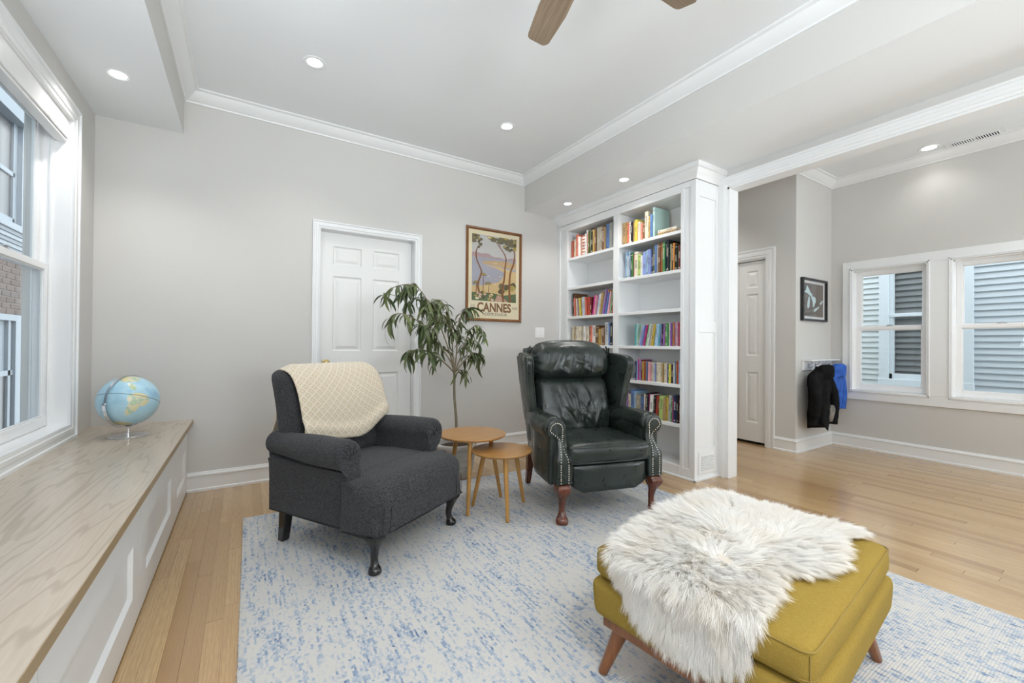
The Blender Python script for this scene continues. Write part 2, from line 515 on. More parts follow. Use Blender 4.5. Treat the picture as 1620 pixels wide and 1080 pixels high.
# mouldings: profile in (out from wall, height), swept along a wall
def mould(mb, prof, axis, wall, out, a0, a1, z=0, m0=0, m1=0):
    """m0/m1: mitre per unit of projection at either end (+1 lengthens outwards)"""
    n = len(prof)
    def P(d, h, a):
        return (wall+out*d, a, z+h) if axis == 'y' else (a, wall+out*d, z+h)
    vs = [P(d, h, a0-m0*d) for d, h in prof]+[P(d, h, a1+m1*d) for d, h in prof]
    fs = [tuple(range(n))[::-1], tuple(range(n, 2*n))]+[(i, (i+1) % n, (i+1) % n+n, i+n) for i in range(n)]
    mb.add(vs, fs)
    return mb
BASE = [(0,0),(.024,0),(.024,.016),(.016,.022),(.016,.108),(.021,.112),(.021,.122),(.013,.128),(.010,.138),(0,.140)]
CROWN = [(0,0),(.010,0),(.014,.010),(.030,.020),(.052,.042),(.068,.062),(.072,.070),(.084,.072),(.092,.078),(.092,.0866),(0,.0866)]
def base(name, *runs):
    m = MB()
    for r_ in runs: mould(m, BASE, *r_)
    return struct(m.build(name, 'white_trim', smooth=35))
base('baseboard_back', ('x', YB, -1, -.348, .470, 0), ('x', YB, -1, 1.418, 3.077, 0))
base('baseboard_far', ('y', XF, -1, Y0, YC, 0, 0, -1))
base('baseboard_closet_side', ('x', YC, -1, XD, XF, 0, 1, -1))
base('baseboard_closet', ('y', XD, -1, YC, 2.313, 0, 1, 0))
base('baseboard_rear', ('x', Y0, 1, XL, XR, 0))
m = MB(); zc = ZC-.0866
mould(m, CROWN, 'x', YB, -1, XS, XB, zc, -1, -1)
struct(m.build('trim_1', 'white_trim', smooth=35))
m = MB(); mould(m, CROWN, 'y', XS, 1, Y0, YB, zc, 0, -1); struct(m.build('trim_2', 'white_trim', smooth=35))
m = MB(); mould(m, CROWN, 'y', XB, -1, Y0, YB, zc, 0, -1); struct(m.build('trim_3', 'white_trim', smooth=35))
zf = ZF-.0866
m = MB(); mould(m, CROWN, 'y', XF, -1, Y0, YC, zf, 0, -1); struct(m.build('trim_4', 'white_trim', smooth=35))
m = MB(); mould(m, CROWN, 'x', YC, -1, XD, XF, zf, 1, -1); struct(m.build('trim_5', 'white_trim', smooth=35))
m = MB(); mould(m, CROWN, 'y', XD, -1, YC, 4.4, zf, 1, -1); struct(m.build('trim_6', 'white_trim', smooth=35))

# door and window casings: stepped profile (across width from inner edge, projection)
CAS = [(0,0),(0,.012),(.014,.014),(.018,.019),(.034,.019),(.038,.014),(.056,.015),(.060,.024),(.0,.024)]
def casing(mb, axis, wall, out, a0, a1, z0, z1, wd=.06, sill=False, sides='lrtb'):
    """picture-frame casing round the opening a0..a1 x z0..z1, mitred"""
    pr = [(0, 0), (0, .011), (.10*wd/.1, .013), (.17*wd/.1*.1/.1*1, .013)]
    k = wd/.06
    pr = [(0,0),(0,.011),(.013*k,.013),(.016*k,.018),(.031*k,.018),(.034*k,.014),(.047*k,.015),(.050*k,.023),(.060*k,.023),(.060*k,0)]
    n = len(pr)
    def P(a, z, d): return (wall+out*d, a, z) if axis == 'y' else (a, wall+out*d, z)
    zb = z0
    def run(fa, fb):
        vs = [fa(u, d) for u, d in pr]+[fb(u, d) for u, d in pr]
        fs = [tuple(range(n))[::-1], tuple(range(n, 2*n))]+[(i, (i+1) % n, (i+1) % n+n, i+n) for i in range(n)]
        mb.add(vs, fs)
    bo = 1 if 'b' in sides else 0
    if 'l' in sides: run(lambda u, d: P(a0-u, z0-u*bo, d), lambda u, d: P(a0-u, z1+u, d))
    if 'r' in sides: run(lambda u, d: P(a1+u, z0-u*bo, d), lambda u, d: P(a1+u, z1+u, d))
    if 't' in sides: run(lambda u, d: P(a0-u, z1+u, d), lambda u, d: P(a1+u, z1+u, d))
    if 'b' in sides: run(lambda u, d: P(a0-u, z0-u, d), lambda u, d: P(a1+u, z0-u, d))
    return mb

# raised-panel door leaf standing in the plane 'wall', facing 'out'
def panel_door(root, axis, wall, out, a0, a1, z0, z1, panels, mat):
    """one solid leaf with recessed, raised-field panels cut into its face"""
    m = MB()
    def P(a, z, d): return (wall+out*d, a, z) if axis == 'y' else (a, wall+out*d, z)
    us = sorted({a0, a1, *[p[0] for p in panels], *[p[1] for p in panels]})
    ws = sorted({z0, z1, *[p[2] for p in panels], *[p[3] for p in panels]})
    def quad(q): m.add(q, [(0,1,2,3)])
    for u0, u1 in zip(us, us[1:]):
        for w0, w1 in zip(ws, ws[1:]):
            if any(p[0]-1e-6 <= u0 and u1 <= p[1]+1e-6 and p[2]-1e-6 <= w0 and w1 <= p[3]+1e-6 for p in panels): continue
            quad([P(u0,w0,0),P(u1,w0,0),P(u1,w1,0),P(u0,w1,0)])
    # back and edges
    quad([P(a0,z0,-.035),P(a0,z1,-.035),P(a1,z1,-.035),P(a1,z0,-.035)])
    for (A, B) in (((a0,z0),(a1,z0)), ((a1,z0),(a1,z1)), ((a1,z1),(a0,z1)), ((a0,z1),(a0,z0))):
        quad([P(A[0],A[1],0),P(A[0],A[1],-.035),P(B[0],B[1],-.035),P(B[0],B[1],0)])
    m.build('leaf', mat, root, fix=True)
    for (p0, p1, q0, q1) in panels:
        k = MB()
        ins = [(0, 0), (.010, -.011), (.020, -.011), (.045, -.003), (.046, -.003)]
        rings = [[P(p0+i,q0+i,d),P(p1-i,q0+i,d),P(p1-i,q1-i,d),P(p0+i,q1-i,d)] for i, d in ins]
        k.loft(rings, True, False)
        n = len(k.v); k.f.append((n-4, n-3, n-2, n-1)); k.m.append(0)
        k.build('door_panel', mat, root)

# door_1, back wall
d1 = struct(empty('door_1', (0, 0, 0)))
m = MB(); casing(m, 'x', YB, -1, .529, 1.358, 0, 2.075, .060, sides='lrt'); m.build('casing', 'white_trim', d1, smooth=30)
m = MB(); m.box(.517, .533, YB-.002, YB+.15, 0, 2.087); m.box(1.354, 1.370, YB-.002, YB+.15, 0, 2.087); m.box(.517, 1.370, YB-.002, YB+.15, 2.071, 2.087)
m.box(.533, .545, YB+.125, YB+.15, 0, 2.071); m.box(1.342, 1.354, YB+.125, YB+.15, 0, 2.071)
m.build('jamb', 'white_trim', d1)
xa = [(.645, .888), (.990, 1.232)]
panel_door(d1, 'x', YB+.085, -1, .536, 1.351, .008, 2.066,
           [(a, b, z0, z1) for a, b in xa for z0, z1 in ((1.790, 1.952), (1.030, 1.690), (.22, .835))], 'door_paint')
m = MB(); m.sphere((.590, YB+.085-.062, .93), .029, 20, 14, sc=(1, .9, 1)); m.tube([(.590, YB+.085, .93), (.590, YB+.03, .93)], .011, 12)
m.lathe([(.0001, 0), (.030, 0), (.030, .004), (.022, .008), (.0001, .008)], 24)
for i in range(len(m.v)-120, len(m.v)):
    vx, vy, vz = m.v[i]; m.v[i] = (.590+vx, YB+.085-vz, .93+vy)
m.build('door_knob', 'brass', d1, smooth=40)

# door_2, closet across the hall
d2 = struct(empty('door_2', (0, 0, 0)))
m = MB(); casing(m, 'y', XD, -1, 2.41, 3.22, 0, 2.085, .097, sides='lrt'); m.build('casing', 'white_trim', d2, smooth=30)
m = MB(); m.box(XD, XD+.12, 2.405, 2.418, 0, 2.09); m.box(XD, XD+.12, 3.212, 3.225, 0, 2.09); m.box(XD, XD+.12, 2.405, 3.225, 2.077, 2.09); m.build('jamb', 'white_trim', d2)
for k, (a, b) in enumerate(((2.421, 2.727), (2.731, 3.04))):
    leaf = empty('bifold_leaf', parent=d2)
    panel_door(leaf, 'y', XD+.035, -1, a, b, .03, 2.058, [(a+.088, a+.222, z0, z1) for z0, z1 in ((1.764, 1.955), (.995, 1.694), (.24, .81))], 'door_paint')
m = MB(); m.box(XD+.012, XD+.07, 2.419, 3.211, 2.066, 2.078); m.build('door_track', 'white_trim', d2)
m = MB(); m.box(XD+.075, XD+.085, 2.419, 3.211, 0, 2.07); m.build('closet_dark', 'dark_gap', d2)

# cased opening to the side room
op = struct(empty('trim_7'))
m = MB()
casing(m, 'y', XR, -1, -1.3, 2.014, 0, 2.432, .085, sides='lrt'); m.build('casing', 'white_trim', op, smooth=30)
m = MB(); m.box(XR-.004, XJ+.004, 1.998, 2.014, 0, 2.432); m.box(XR-.004, XJ+.004, -1.3, -1.284, 0, 2.432); m.box(XR-.004, XJ+.004, -1.3, 2.014, 2.416, 2.432)
m.build('jamb', 'white_trim', op)
m = MB(); casing(m, 'y', XJ, 1, -1.3, 2.014, 0, 2.432, .085, sides='lrt'); m.build('casing', 'white_trim', op, smooth=30)

# ------------------------------------------------------------------ windows
def double_hung(name, axis, wall, out, op_, depth, cas_w, lab=None, unit=None):
    """casing, jamb, two sashes with glass; out = +1/-1 direction into the room"""
    a0, a1, z0, z1 = op_
    w_ = struct(empty(name))
    def bx(mb, u0, u1, d0, d1, q0, q1):
        p0, p1 = sorted((wall+out*d0, wall+out*d1))
        if axis == 'y': mb.box(p0, p1, u0, u1, q0, q1)
        else: mb.box(u0, u1, p0, p1, q0, q1)
    if cas_w:
        m = MB(); casing(m, axis, wall, out, a0, a1, z0, z1, cas_w); m.build('casing', 'white_trim', w_, smooth=30)
    m = MB()
    for u0, u1 in ((a0-.012, a0+.002), (a1-.002, a1+.012)): bx(m, u0, u1, .002, -depth-.07, z0-.012, z1+.012)
    bx(m, a0, a1, .002, -depth-.07, z0-.012, z0+.002); bx(m, a0, a1, .002, -depth-.07, z1-.002, z1+.012)
    # sash stops and tracks
    for d0, d1, wd in ((-depth+.012, -depth, .012), (-depth-.030, -depth-.036, .010), (-depth-.062, -depth-.07, .014)):
        bx(m, a0, a0+wd, d0, d1, z0, z1); bx(m, a1-wd, a1, d0, d1, z0, z1); bx(m, a0, a1, d0, d1, z1-wd, z1)
    m.build('jamb', 'window_white', w_, bevel=.0015)
    mid = (z0+z1)/2+.02
    st = .042
    for nm, d0, q0, q1, bot, top in (('lower_sash', -depth, z0+.004, mid+.018, .055, .036), ('upper_sash', -depth-.034, mid-.018, z1-.006, .036, .048)):
        s_ = empty(nm, parent=w_)
        m = MB()
        e0, e1 = a0+.010, a1-.010
        bx(m, e0, e0+st, d0, d0-.028, q0, q1); bx(m, e1-st, e1, d0, d0-.028, q0, q1)
        bx(m, e0+st, e1-st, d0, d0-.028, q0, q0+bot); bx(m, e0+st, e1-st, d0, d0-.028, q1-top, q1)
        for u0, u1, r0, r1 in ((e0+st, e0+st+.008, q0+bot, q1-top), (e1-st-.008, e1-st, q0+bot, q1-top), (e0+st, e1-st, q0+bot, q0+bot+.008), (e0+st, e1-st, q1-top-.008, q1-top)):
            bx(m, u0, u1, d0-.008, d0-.020, r0, r1)
        m.build('sash_frame', 'window_white', s_, bevel=.002)
        m = MB(); bx(m, e0+st, e1-st, d0-.012, d0-.016, q0+bot, q1-top); m.build('pane', 'window_glass', s_)
        if nm == 'lower_sash':
            m = MB(); c_ = (e0+e1)/2
            bx(m, c_-.03, c_+.03, d0-.004, d0-.024, q1, q1+.008); bx(m, c_-.012, c_+.022, d0+.004, d0-.012, q1+.008, q1+.016)
            m.build('sash_lock', 'steel_hook', s_, bevel=.002)
    return w_
w1 = double_hung('window_1', 'y', XL, 1, WIN1, .085, .085)
w1b = double_hung('window_2', 'y', XL, 1, WIN1B, .085, .085)
w2 = double_hung('window_3', 'y', XF, -1, WIN2, .055, 0)
w3 = double_hung('window_4', 'y', XF, -1, WIN3, .055, 0)
w4 = double_hung('window_5', 'y', XF, -1, WIN4, .055, .085)
r1 = double_hung('added_window_6', 'x', Y0, 1, REAR1, .055, .085)  # unseen rear pair of windows, added for their light
r2 = double_hung('added_window_7', 'x', Y0, 1, REAR2, .055, .085)
# flat board casing round the pair of far windows with a shared mullion board
tr = struct(empty('trim_8'))
m = MB()
y0, y1, z0, z1 = WIN3[0], WIN2[1], WIN2[2], WIN2[3]
m.box(XF-.018, XF, y1, y1+.088, z0-.105, z1+.1); m.box(XF-.018, XF, y0-.088, y0, z0-.105, z1+.1)
m.box(XF-.018, XF, y0, y1, z1, z1+.1); m.box(XF-.018, XF, y0, y1, z0-.105, z0)
m.box(XF-.018, XF, WIN3[1], WIN2[0], z0, z1)
m.build('casing_board', 'white_trim', tr, bevel=.003)
m = MB()
for a0, a1, q0, q1 in (WIN2, WIN3):
    for i_, (dd, pj_) in enumerate(((.0, .026), (.012, .022))):
        for bxs in ((a0-.022+dd, a0-.010+dd, q0-.022+dd, q1+.022-dd), (a1+.010-dd, a1+.022-dd, q0-.022+dd, q1+.022-dd), (a0-.022+dd, a1+.022-dd, q1+.010-dd, q1+.022-dd), (a0-.022+dd, a1+.022-dd, q0-.022+dd, q0-.010+dd)):
            m.box(XF-pj_, XF, *bxs)
m.build('stop_moulding', 'white_trim', tr, bevel=.002)

# raised pleated shade under the head of window_1
sh = empty('roller_shade', (XL-.035, 2.94, 2.379), 0, 'white roller shade cassette rolled up at the top of the bench window', 'window shade')
m = MB(); m.box(-.028, .028, -.485, .485, -.115, -.003); m.build('cassette', 'window_white', sh, bevel=.004, seg=2)
m = MB(); m.box(-.030, .020, -.480, .480, -.133, -.118); m.build('bottom_rail', 'window_white', sh, bevel=.003)
m = MB(); m.box(.028, .034, .12, .20, -.125, -.108); m.box(.030, .046, .15, .18, -.118, -.112); m.build('clear_clip', 'picture_glass', sh, bevel=.001)

# light switch
sw = empty('light_switch', (2.826, YB, 1.237), 0, 'white double light switch plate on wall right of the framed poster', 'light switch')
m = MB(); m.box(-.064, .064, -.006, 0, -.058, .058); m.build('plate', 'window_white', sw, bevel=.003, seg=2)
for dx in (-.024, .024):
    m = MB(); m.box(dx-.016, dx+.016, -.010, -.005, -.033, .033); m.build('rocker', 'window_white', sw, bevel=.002)

# recessed lights
def downlight(x, y, z, rl, rr, power, label, spot=True):
    t_ = empty('recessed_light', (x, y, z), 0, label, 'ceiling light', 'recessed ceiling lights')
    m = MB(); m.lathe([(rl, .004), (rl+.004, -.001), (rl+.012, -.002), (rr-.004, -.004), (rr, -.001), (rr, .004)], 40, cap=False); m.build('trim_ring', 'ceiling_paint', t_, smooth=50)
    m = MB(); m.lathe([(.0001, -.0012), (rl*.7, -.0012), (rl+.002, -.0010)], 40, cap=False); m.build('lens', 'lamp_lens', t_, smooth=50)
    l = bpy.data.lights.new('bulb', 'SPOT'); l.energy = power; l.spot_size = R(125); l.spot_blend = .8; l.shadow_soft_size = rl; l.color = (1, .975, .94)
    o = bpy.data.objects.new('bulb', l); COL.objects.link(o); o.parent = t_; o.location = (0, 0, -.02)
    return t_
downlight(.368, 3.026, ZC, .042, .072, 26, 'recessed ceiling light above the white door, larger trim ring')
downlight(1.849, 3.024, ZC, .042, .072, 26, 'recessed ceiling light above the framed poster')
for lx, ly in ((.368, -.75), (1.849, -.75)):  # unseen rear pair of lamps, added to brighten floor and furniture
    downlight(lx, ly, ZC, .042, .072, 115 if lx < 1 else 40, f'added recessed fill light behind the camera, {"left" if lx < 1 else "right"} one of the rear pair')
downlight(4.6, .2, ZF, .050, .080, 48, 'added unseen fill light over the middle of the side room floor')  # lamp added out of view to brighten the side room
downlight(4.18, 3.2, ZF, .050, .080, 55, 'added unseen fill light in the hall ceiling in front of the closet')  # hidden lamp added to brighten the dark closet hall
downlight(-.624, 3.219, ZLS, .036, .052, 22, 'recessed light in the left soffit above the window bench')
downlight(2.832, 2.63, ZRS, .034, .046, 18, 'recessed soffit light in front of the bookcase, nearer the opening')
downlight(2.831, 3.402, ZRS, .034, .046, 14, 'recessed soffit light in front of the bookcase, nearer the back wall')
downlight(5.447, 1.249, ZF, .050, .080, 5, 'recessed light in the side room ceiling beside the vent')

# ceiling vent
v_ = empty('ceiling_vent', (5.535, .968, ZF), 0, 'white slotted air vent in the side room ceiling', 'vent')
m = MB(); m.box(-.065, .065, -.19, .19, -.006, 0); m.build('plate', 'ceiling_paint', v_, bevel=.003)
m = MB(); m.box(-.040, .040, -.150, .150, -.0068, -.0058); m.build('dark_slot', 'dark_gap', v_)
sm = MB(); sm.box(-.041, .041, -.0035, .0035, -.012, -.0055); sme = sm.mesh('louvre', 'ceiling_paint')
for k in range(19):
    if k == 9: continue
    inst('louvre', sme, v_, (0, -.143+k*.0159, 0), (R(28 if k > 9 else -28), 0, 0))
m = MB(); m.box(-.042, .042, -.010, .010, -.008, -.0055); m.build('divider', 'ceiling_paint', v_)
# ------------------------------------------------------------------ built-in bookcase
BX0, BX1 = 3.077, 3.408
bc = empty('bookcase', (BX0, 2.98, 0), 0, 'white built-in bookcase of two bays in the corner behind the leather chair', 'bookcase')
def bcpart(mb, name, mat='white_trim', **kw):
    o = mb.build(name, mat, None, **kw)
    o.parent = bc; o.matrix_parent_inverse = Matrix.Translation((-BX0, -2.98, 0)); return o
YT = 2.084
OPL, OPR = (2.990, 3.692), (2.225, 2.922)
ZT = 2.385
SH = [2.077, 1.747, 1.418, 1.098, .775, .443]
FT = .022                                                     # face frame thickness
m = MB(); m.box(BX1-.02, BX1, YT, YB, .0, 2.5); bcpart(m, 'back_panel')
def framed_panel(a0, a1, z0, z1, st, name):
    """face-frame member with a sunk panel, facing -x at BX0"""
    m = MB()
    m.box(BX0, BX0+FT, a0, a0+st, z0, z1); m.box(BX0, BX0+FT, a1-st, a1, z0, z1)
    m.box(BX0, BX0+FT, a0+st, a1-st, z0, z0+.09); m.box(BX0, BX0+FT, a0+st, a1-st, z1-.05, z1)
    m.box(BX0+.011, BX0+FT, a0+st, a1-st, z0+.09, z1-.05)
    return bcpart(m, name, bevel=.0015)
framed_panel(YT+.0205, OPR[0], 0, 2.46, .030, 'stile')
framed_panel(OPL[1], YB, 0, 2.46, .05, 'stile')
m = MB(); m.box(BX0, BX1-.02, OPR[1], OPL[0], .0985, ZT-.0005); bcpart(m, 'divider', bevel=.0015)
m = MB(); m.box(BX0, BX0+FT, OPR[0]+.0003, OPL[1]-.0003, ZT, 2.46); bcpart(m, 'top_rail', bevel=.0015)
m = MB(); m.box(BX0, BX0+FT, OPR[0], OPL[1], 0, .098); m.box(BX0-.014, BX0, YT-.014, YB-.02, 0, .018); bcpart(m, 'plinth', bevel=.002)
for o_ in (OPL, OPR):
    m = MB(); m.box(BX0+FT, BX1-.02, o_[0]-.001, o_[1]+.001, .06, .098); bcpart(m, 'bottom_board')
    m = MB(); m.box(BX0+FT, BX1-.02, o_[0]-.001, o_[1]+.001, ZT, ZT+.02); bcpart(m, 'top_board')
    for z in SH:
        m = MB(); m.box(BX0+.004, BX1-.02, o_[0], o_[1], z-.028, z); bcpart(m, 'shelf', bevel=.002)
m = MB(); m.box(BX0+FT, BX1-.02, OPR[0]-.02, OPR[0], .0, 2.42); bcpart(m, 'side_board')
m = MB(); m.box(BX0+FT, BX1-.02, OPL[1], OPL[1]+.02, .0, 2.42); bcpart(m, 'side_board')
# end panel facing the camera: two sunk panels and the grille
m = MB()
xs0, xs1 = BX0, XR-.002
m.box(xs0, xs0+.05, YT, YT+.02, 0, 2.46); m.box(xs1-.05, xs1, YT, YT+.02, 0, 2.46)
for z0, z1 in ((0, .26), (1.215, 1.31), (2.33, 2.46)): m.box(xs0+.05, xs1-.05, YT, YT+.02, z0, z1)
m.box(xs0+.05, xs1-.05, YT+.010, YT+.02, .26, 2.33)
m.box(xs0-.014, xs1, YT-.014, YT, 0, .018)
bcpart(m, 'end_panel', bevel=.0015)
g = MB(); g.box(xs0+.045, xs1-.045, YT-.006, YT, .050, .235); gr = bcpart(g, 'grille', bevel=.002)
g = MB(); g.box(xs0+.09, xs1-.085, YT-.0066, YT-.0056, .085, .200)
o = g.build('slot_back', 'dark_gap'); o.parent = gr
lm = MB(); lm.box(xs0+.085, xs1-.08, -.004, .004, -.0045, .0045); lme = lm.mesh('louvre', 'white_trim')
for k in range(9):
    o = inst('louvre', lme, None, (0, YT-.009, .088+k*.0137), (R(35), 0, 0)); o.parent = gr
# crown
BCR = [(0,0),(.008,0),(.012,.012),(.030,.034),(.050,.058),(.054,.070),(.066,.074),(.066,.113),(0,.113)]
m = MB(); mould(m, BCR, 'y', BX0, -1, YT, YB, 2.462, 1, 0); mould(m, BCR, 'x', YT, -1, BX0, XR, 2.462, 1, 0); bcpart(m, 'crown', smooth=35)

# ------------------------------------------------------------------ books
t = NT('book_cover'); t.set(Roughness=.45)
oi = t.n('ShaderNodeObjectInfo'); tc = t.n('ShaderNodeTexCoord'); s_ = t.sep(tc.outputs['Object'])
rnd_ = oi.outputs['Random']
val = t.n('ShaderNodeSeparateColor'); val.mode = 'HSV'; t.l(oi.outputs['Color'], val.inputs[0])
ink = t.ramp(val.outputs[2], [(.30, (.75, .70, .58, 1)), (.42, (.08, .07, .07, 1))])
def band(a, b):    # 1 where a<z<b
    return t.math('MULTIPLY', t.math('GREATER_THAN', s_['Z'], a), t.math('LESS_THAN', s_['Z'], b))
lo_ = t.math('ADD', .30, t.math('MULTIPLY', rnd_, .22)); hi_ = t.math('ADD', lo_, t.math('ADD', .16, t.math('MULTIPLY', t.math('FRACT', t.math('MULTIPLY', rnd_, 7.3)), .28)))
mid_ = t.math('LESS_THAN', t.math('ABSOLUTE', s_['Y']), .24)
txt = t.math('GREATER_THAN', t.noise(mapped(t, tc.outputs['Object'], (1, 3, 60)), 1, 1), .47)
fr_ = t.math('LESS_THAN', s_['X'], .03)
f1 = t.math('MULTIPLY', t.math('MULTIPLY', band(lo_, hi_), mid_), txt)
f2 = t.math('MULTIPLY', band(.885, .905), t.math('GREATER_THAN', t.math('FRACT', t.math('MULTIPLY', rnd_, 13.7)), .5))
f3 = t.math('MULTIPLY', t.math('MULTIPLY', band(.06, .11), mid_), t.math('GREATER_THAN', t.math('FRACT', t.math('MULTIPLY', rnd_, 5.1)), .45))
ff = t.math('MULTIPLY', t.math('MAXIMUM', f1, t.math('MAXIMUM', f2, f3)), fr_)
sty = t.math('MULTIPLY', t.math('LESS_THAN', oi.outputs['Alpha'], .5), t.math('LESS_THAN', t.math('FRACT', t.math('MULTIPLY', s_['Z'], 6.5)), .45))
c = t.mix(t.math('MULTIPLY', ff, .8), oi.outputs['Color'], ink)
c = t.mix(sty, c, (.42, .11, .07, 1)); t.color(c)
plain('book_pages', (.72, .67, .56, 1), .9, bump=(260, .3, .001))
def book_mesh(hard):
    m = MB(); o = .02 if hard else .0                          # board overhang (share of height), pages inset
    n = 5
    sp_ = [(.03*(1-math.cos(PI*k/n*1.0))*(-.5) if hard else 0, -.5+k/n) for k in range(n+1)]
    sp_ = [((-.012*math.sin(PI*k/n)) if hard else 0, -.5+k/n) for k in range(n+1)]
    th = .10 if hard else .05
    # spine strip and boards as one C-shaped prism
    inn = [(1, .5), (1, .5-th), (.03, .5-th), (.03, -.5+th), (1, -.5+th), (1, -.5)]
    poly = [(x, y) for x, y in sp_]+inn
    m.prism(poly, 0, 1, 'z')
    m.box(.03, 1-.015, -.5+th, .5-th, o, 1-o, 1)
    return m.mesh('book', ['book_cover', 'book_pages'], smooth=35)
HB, PB = book_mesh(True), book_mesh(False)
NAMED = dict(red=(.42,.05,.03), brick=(.45,.13,.08), coral=(.62,.17,.11), cream=(.70,.63,.50), white=(.78,.76,.72), ivory=(.62,.55,.40), stripe=(.76,.72,.66),
    olive=(.10,.11,.04), black=(.016,.016,.018), gold=(.42,.27,.06), taupe=(.30,.27,.21), brown=(.17,.08,.035), blue=(.10,.20,.45), grey=(.33,.35,.34), tan=(.44,.29,.13),
    yellow=(.70,.58,.08), aqua=(.45,.63,.60), sky=(.35,.52,.70), green=(.06,.22,.07), lime=(.42,.55,.16), orange=(.70,.28,.05), navy=(.012,.022,.09), purple=(.22,.08,.36),
    magenta=(.50,.03,.22), pink=(.72,.36,.40), teal=(.05,.33,.34), mint=(.42,.62,.42), lilac=(.42,.36,.62), maroon=(.15,.015,.02), silver=(.50,.51,.52), mustard=(.50,.36,.05),
    periwinkle=(.25,.32,.62), rust=(.38,.10,.03), violet=(.28,.12,.42))
ORD = ['first','second','third','fourth','fifth','sixth','seventh','eighth','ninth','tenth','eleventh','twelfth','thirteenth','fourteenth','fifteenth','sixteenth','seventeenth','eighteenth','nineteenth','twentieth']
ORD += ['twenty-'+o for o in ORD[:9]]+['thirtieth']+['thirty-'+o for o in ORD[:9]]
brnd = random.Random(11)
def row(where, group, z, yl, yr, spec, front=3.105, kinds='hard'):
    """spec: (colour, thickness mm, height mm, lean deg, depth mm) from the left of the picture (large y) to the right; scaled to fill yl..yr"""
    spec = [(s + (0,)*(5-len(s))) if len(s) < 5 else s for s in spec]
    def lay(k):
        out = []; y = yl; prev = 0
        for c_, w_, h_, ln, dp in spec:
            w_ = w_/1000*k; h_ = h_/1000; a = R(ln)
            if a < prev: y -= h_*(math.tan(prev)-math.tan(a))*.97
            out.append((y, w_, h_, a)); y -= w_/math.cos(a)*1.015+.0004
            prev = a
        return out, y
    k0, k1 = .3, 3.0
    for _ in range(40):
        k = (k0+k1)/2
        if lay(k)[1] > yr: k0 = k
        else: k1 = k
    out, _ = lay(k)
    for i, ((y, w_, h_, a), (c_, _, _, _, dp)) in enumerate(zip(out, spec)):
        hard = kinds == 'hard' and w_ > .014
        dp = (dp/1000) or min(.23, max(.12, h_*.72))
        o = bpy.data.objects.new('book', HB if hard else PB); COL.objects.link(o)
        fx = front+brnd.uniform(0, .022)
        o.scale = (dp, w_, h_)
        # a>0 leans towards the right of the picture (-y): pivot on the right-hand bottom corner
        if a >= 0:
            piv = Vector((fx, y-w_/math.cos(a), z)); o.rotation_euler = (a, 0, 0)
            o.location = piv+Vector((0, math.cos(a)*w_/2, math.sin(a)*w_/2))
        else:
            piv = Vector((fx, y, z)); o.rotation_euler = (a, 0, 0)
            o.location = piv+Vector((0, -math.cos(a)*w_/2, -math.sin(a)*w_/2))
        cc = NAMED[c_]; j = brnd.uniform(.85, 1.15)
        o.color = (*[min(1, v*j) for v in cc], 0.0 if c_ == 'stripe' else 1.0)
        nm = {'stripe': 'red and white striped'}.get(c_, c_)
        sz = 'thin ' if w_ < .012 else ('thick ' if w_ > .034 else '')
        tag(o, f'{sz}{nm} {"hardback" if hard else "paperback"} book, {ORD[i]} from left on {where}', 'book', group)
    return out
def mix_row(n, pal, wr, hr, lean=lambda i: 0, seed=1):
    q = random.Random(seed); out = []
    for i in range(n):
        out.append((pal[i % len(pal)] if isinstance(pal, list) else q.choice(pal), q.uniform(*wr), q.uniform(*hr), lean(i)))
    return out
g_ = 'books on the built-in bookcase'
row("the left bay's top shelf", g_, SH[0], 3.672, 3.000, [
    ('brick',16,196),('brick',14,200),('brick',15,203),('cream',11,206),('ivory',13,215),('coral',26,250),('white',14,222),('cream',11,218),('brick',15,205),('stripe',44,222),('white',12,232),('white',15,268),
    ('coral',9,222),('olive',17,246),('olive',14,238),('black',20,268),('gold',20,252),('brown',18,248),('taupe',36,262),('taupe',34,262),('brown',24,258),('tan',14,240),('blue',34,262),('grey',36,268),('grey',20,262),('brown',14,240)])
row("the left bay's third shelf", g_, SH[2], 3.655, 3.000, [
    ('black',16,262,0),('brown',10,262,0),('coral',12,205,-3),('tan',13,190,-4),('cream',12,196,-4),('rust',10,190,-4),('purple',9,188,-5),('yellow',14,200,-5),('brown',9,185,-5),('mint',10,205,-4),('pink',9,200,-4),('sky',11,208,-4),('silver',11,206,-4),
    ('coral',10,200,-4),('red',22,200,-4),('red',20,198,-3),('maroon',14,190,0),('green',10,205,8),('magenta',12,208,8),('pink',11,205,8),('cream',12,200,9),('magenta',10,208,9),('sky',9,214,10),('cream',11,226,10),('tan',14,232,11),('orange',10,240,11),
    ('teal',11,250,11),('violet',13,256,11),('orange',10,250,11),('blue',12,225,11),('periwinkle',10,220,11),('pink',10,232,10),('mint',12,250,9),('green',14,250,8),('red',12,226,7),('coral',10,215,6)], kinds='soft')
row("the left bay's fourth shelf", g_, SH[3], 3.640, 3.000, [
    ('ivory',10,205),('ivory',22,212),('tan',12,208),('cream',26,210),('cream',24,205),('ivory',20,206),('cream',22,203),('white',24,210),('ivory',18,200),('cream',16,198),('brown',12,202),('coral',16,206),('white',40,212),('navy',8,206),('brown',34,208),('gold',16,172),
    ('cream',18,176),('brown',26,190),('silver',38,236),('blue',20,232),('black',24,226),('white',16,205,14)])
row("the right bay's top shelf", g_, SH[0], 2.912, 2.520, [
    ('tan',34,220),('gold',16,218),('coral',12,208),('white',22,212),('black',16,205),('tan',16,200),('yellow',26,215),('coral',12,132),('cream',18,182),('coral',16,166),('brown',18,168),('cream',28,262),('ivory',14,206),('gold',12,205),('blue',16,216),('aqua',18,276,0,205)])
